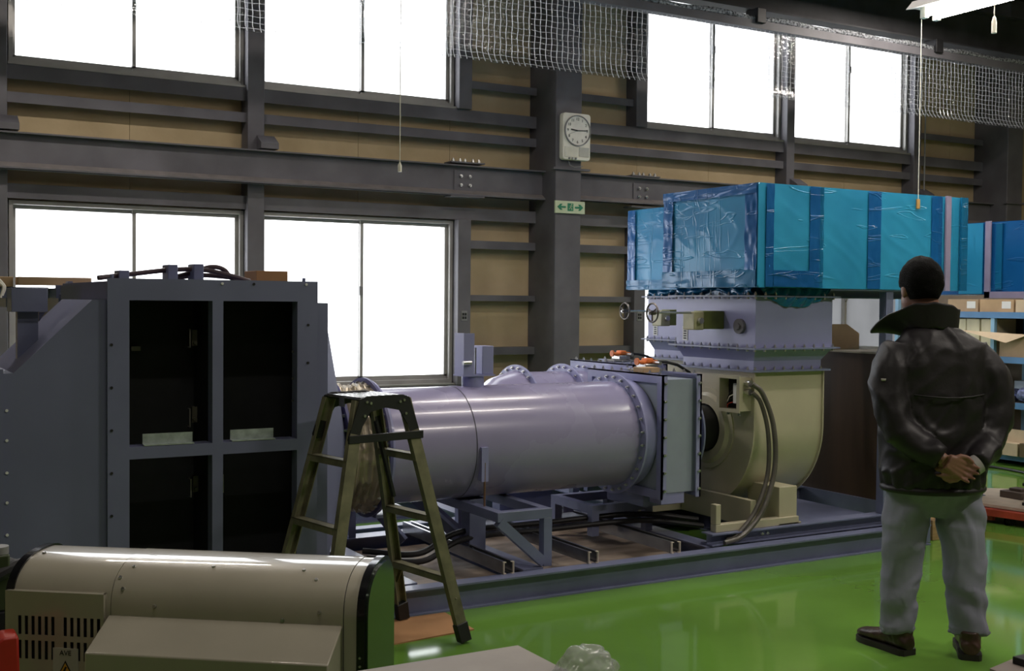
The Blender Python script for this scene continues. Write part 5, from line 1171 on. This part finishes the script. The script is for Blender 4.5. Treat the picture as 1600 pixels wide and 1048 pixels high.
        fs = [(k*n+i, k*n+(i+1) % n, (k+1)*n+(i+1) % n, (k+1)*n+i) for k in range(len(rings)-1) for i in range(n)]+[tuple(range(n-1, -1, -1)), tuple(range((len(rings)-1)*n, len(rings)*n))]
        s_.add(vs, fs); s_.cyl((0, -.035, .07), (0, -.045, .125), .046, .042, n=20)
        me = remesh(s_, .005, 3); me.transform(T @ R)
        for v in me.vertices: v.co += v.normal*.002*noise.noise(v.co*60)
        so = attach(me, 'shoe', shoe)
        sl = MB(); P = [(hw_+.004)*1 for _, hw_, _ in rings]
        poly = [(P[k], rings[k][0]) for k in range(len(rings))]+[(-P[k], rings[k][0]) for k in range(len(rings)-1, -1, -1)]
        sl.prism(poly, 'z', 0, .026); me2 = sl.mesh('sole', sole, 40); me2.transform(T @ R); attach(me2, 'sole', sole, so)
        lc = MB()
        for q in range(4): lc.tube([(-.022, .03+.018*q, .094-.008*q), (0, .036+.018*q, .104-.008*q), (.022, .03+.018*q, .094-.008*q)], .0028, 6)
        lc.tube([(0, .03, .105), (-.02, .02, .122), (-.03, .035, .112), (0, .03, .105), (.02, .02, .122), (.03, .035, .112), (0, .03, .105)], .0028, 6)
        m3 = lc.mesh('laces', black, 60); m3.transform(T @ R); attach(m3, 'laces', black, so)
    # ---- jacket
    j = MB()
    loft(j, [(-.0, .0, .715, .198, .148, 0), (0, 0, .74, .215, .160, 0), (.0, .005, .80, .222, .163, 0), (0, .005, .92, .226, .160, 0), (0, 0, 1.05, .232, .152, 0), (0, -.002, 1.17, .236, .146, 0), (.0, -.005, 1.27, .226, .134, 0), (0, -.008, 1.335, .196, .118, 0), (-.005, -.008, 1.385, .135, .098, 0), (-.01, -.003, 1.415, .095, .085, 0)], 40)
    limb(j, [SHL+Vector((.03, 0, -.0)), SHL+Vector((-.035, -.02, -.10)), EL+Vector((-.010, 0, .03)), EL+Vector((.035, -.045, -.07)), WL+Vector((-.015, .005, .012))], [.078, .084, .074, .068, .050], 24)
    limb(j, [SHR+Vector((-.03, 0, -.0)), SHR+Vector((.045, -.02, -.10)), ER+Vector((.020, 0, .03)), ER+Vector((-.02, -.045, -.08)), WR+Vector((.040, .005, .02))], [.080, .088, .080, .072, .050], 24)
    me = remesh(j, .010, 4)
    for v in me.vertices:
        p = v.co
        q = Vector((p.x*5.5+p.z*3, p.y*5, p.z*3.2-p.x*2)); f = max(0, 1-abs(noise.noise(q))*3.2)*.012
        q2 = Vector((p.x*9-p.z*6, p.y*9, p.z*7)); f2 = max(0, 1-abs(noise.noise(q2))*3.5)*.006
        hemw = .005*math.sin(math.atan2(p.y, p.x)*22) if p.z < .80 else 0
        yoke = .006 if (1.12 < p.z < 1.125) else 0
        v.co = p+v.normal*(f+f2+hemw-.006)
    ja = attach(me, 'jacket', jac)
    # yoke flap seam across the back and pocket seams
    yk = MB(); yk.tube([(-.16+.32*i/20, -.005-.150*math.sqrt(max(0, 1-((-.16+.32*i/20)/.235)**2))-.006, 1.13-.012*math.sin(PI*i/20)) for i in range(21)], .0035, 6)
    m_ = yk.mesh('yoke_seam', jac, 60); attach(m_, 'yoke_seam', jac, ja)
    hemr = MB(); hemr.tube([(.212*math.cos(a), .158*math.sin(a)+.0, .722) for a in [2*PI*i/48 for i in range(49)]], .016, 10, caps=False)
    attach(hemr.mesh('hem_band', jac, 60), 'hem_band', jac, ja)
    rm = MB().box(-.02, .02, -.03, .03, -.005, .005); me3 = rm.mesh('reflective_tab', mat('reflective_tab', (.42, .40, .36), .3), 0)
    o = attach(me3, 'reflective_tab', MATS['reflective_tab'], ja); o.location = (-.262, -.075, 1.19); o.rotation_euler = (0, 0, .15)
    # standing collar, flaring to the left front
    def colfn(u, v):
        a = 2*PI*u; c, s = math.cos(a), math.sin(a)      # s>0 front
        front = max(0, s); left = max(0, -c)
        rx = .098+.014*v; ry = .086+.012*v
        x = -.012+c*rx*(1+.25*front*v); y = s*ry*(1+.35*front*v)
        z = 1.405+.11*v-.07*front*(1 if s > 0 else 0)-.02*max(0, -s)*0
        z -= .035*max(0, c)*v; x -= .01*max(0, c)*v
        # lapel folded outwards on the left side
        k = max(0, math.cos(a-2.55))**3
        x -= .125*k*v**1.3; y += .05*k*v; z -= .085*k*v**1.5
        return (x, y, z+.003*math.sin(a*9))
    cm = MB().grid(colfn, 64, 12); me4 = cm.mesh('collar', jac, 80)
    oc_ = attach(me4, 'collar', jac, ja); so_ = oc_.modifiers.new('s', 'SOLIDIFY'); so_.thickness = .008
    # cuff + wristwatch-white cuff
    cf = MB().ring(Vector(WR)+Vector((.042, 0, .022)), Vector(WR)+Vector((.020, .0, .008)), .041, .034, 24); attach(cf.mesh('cuff', mat('pale_cuff', (.35, .34, .32), .7), 60), 'shirt_cuff', MATS['pale_cuff'], ja)
person()
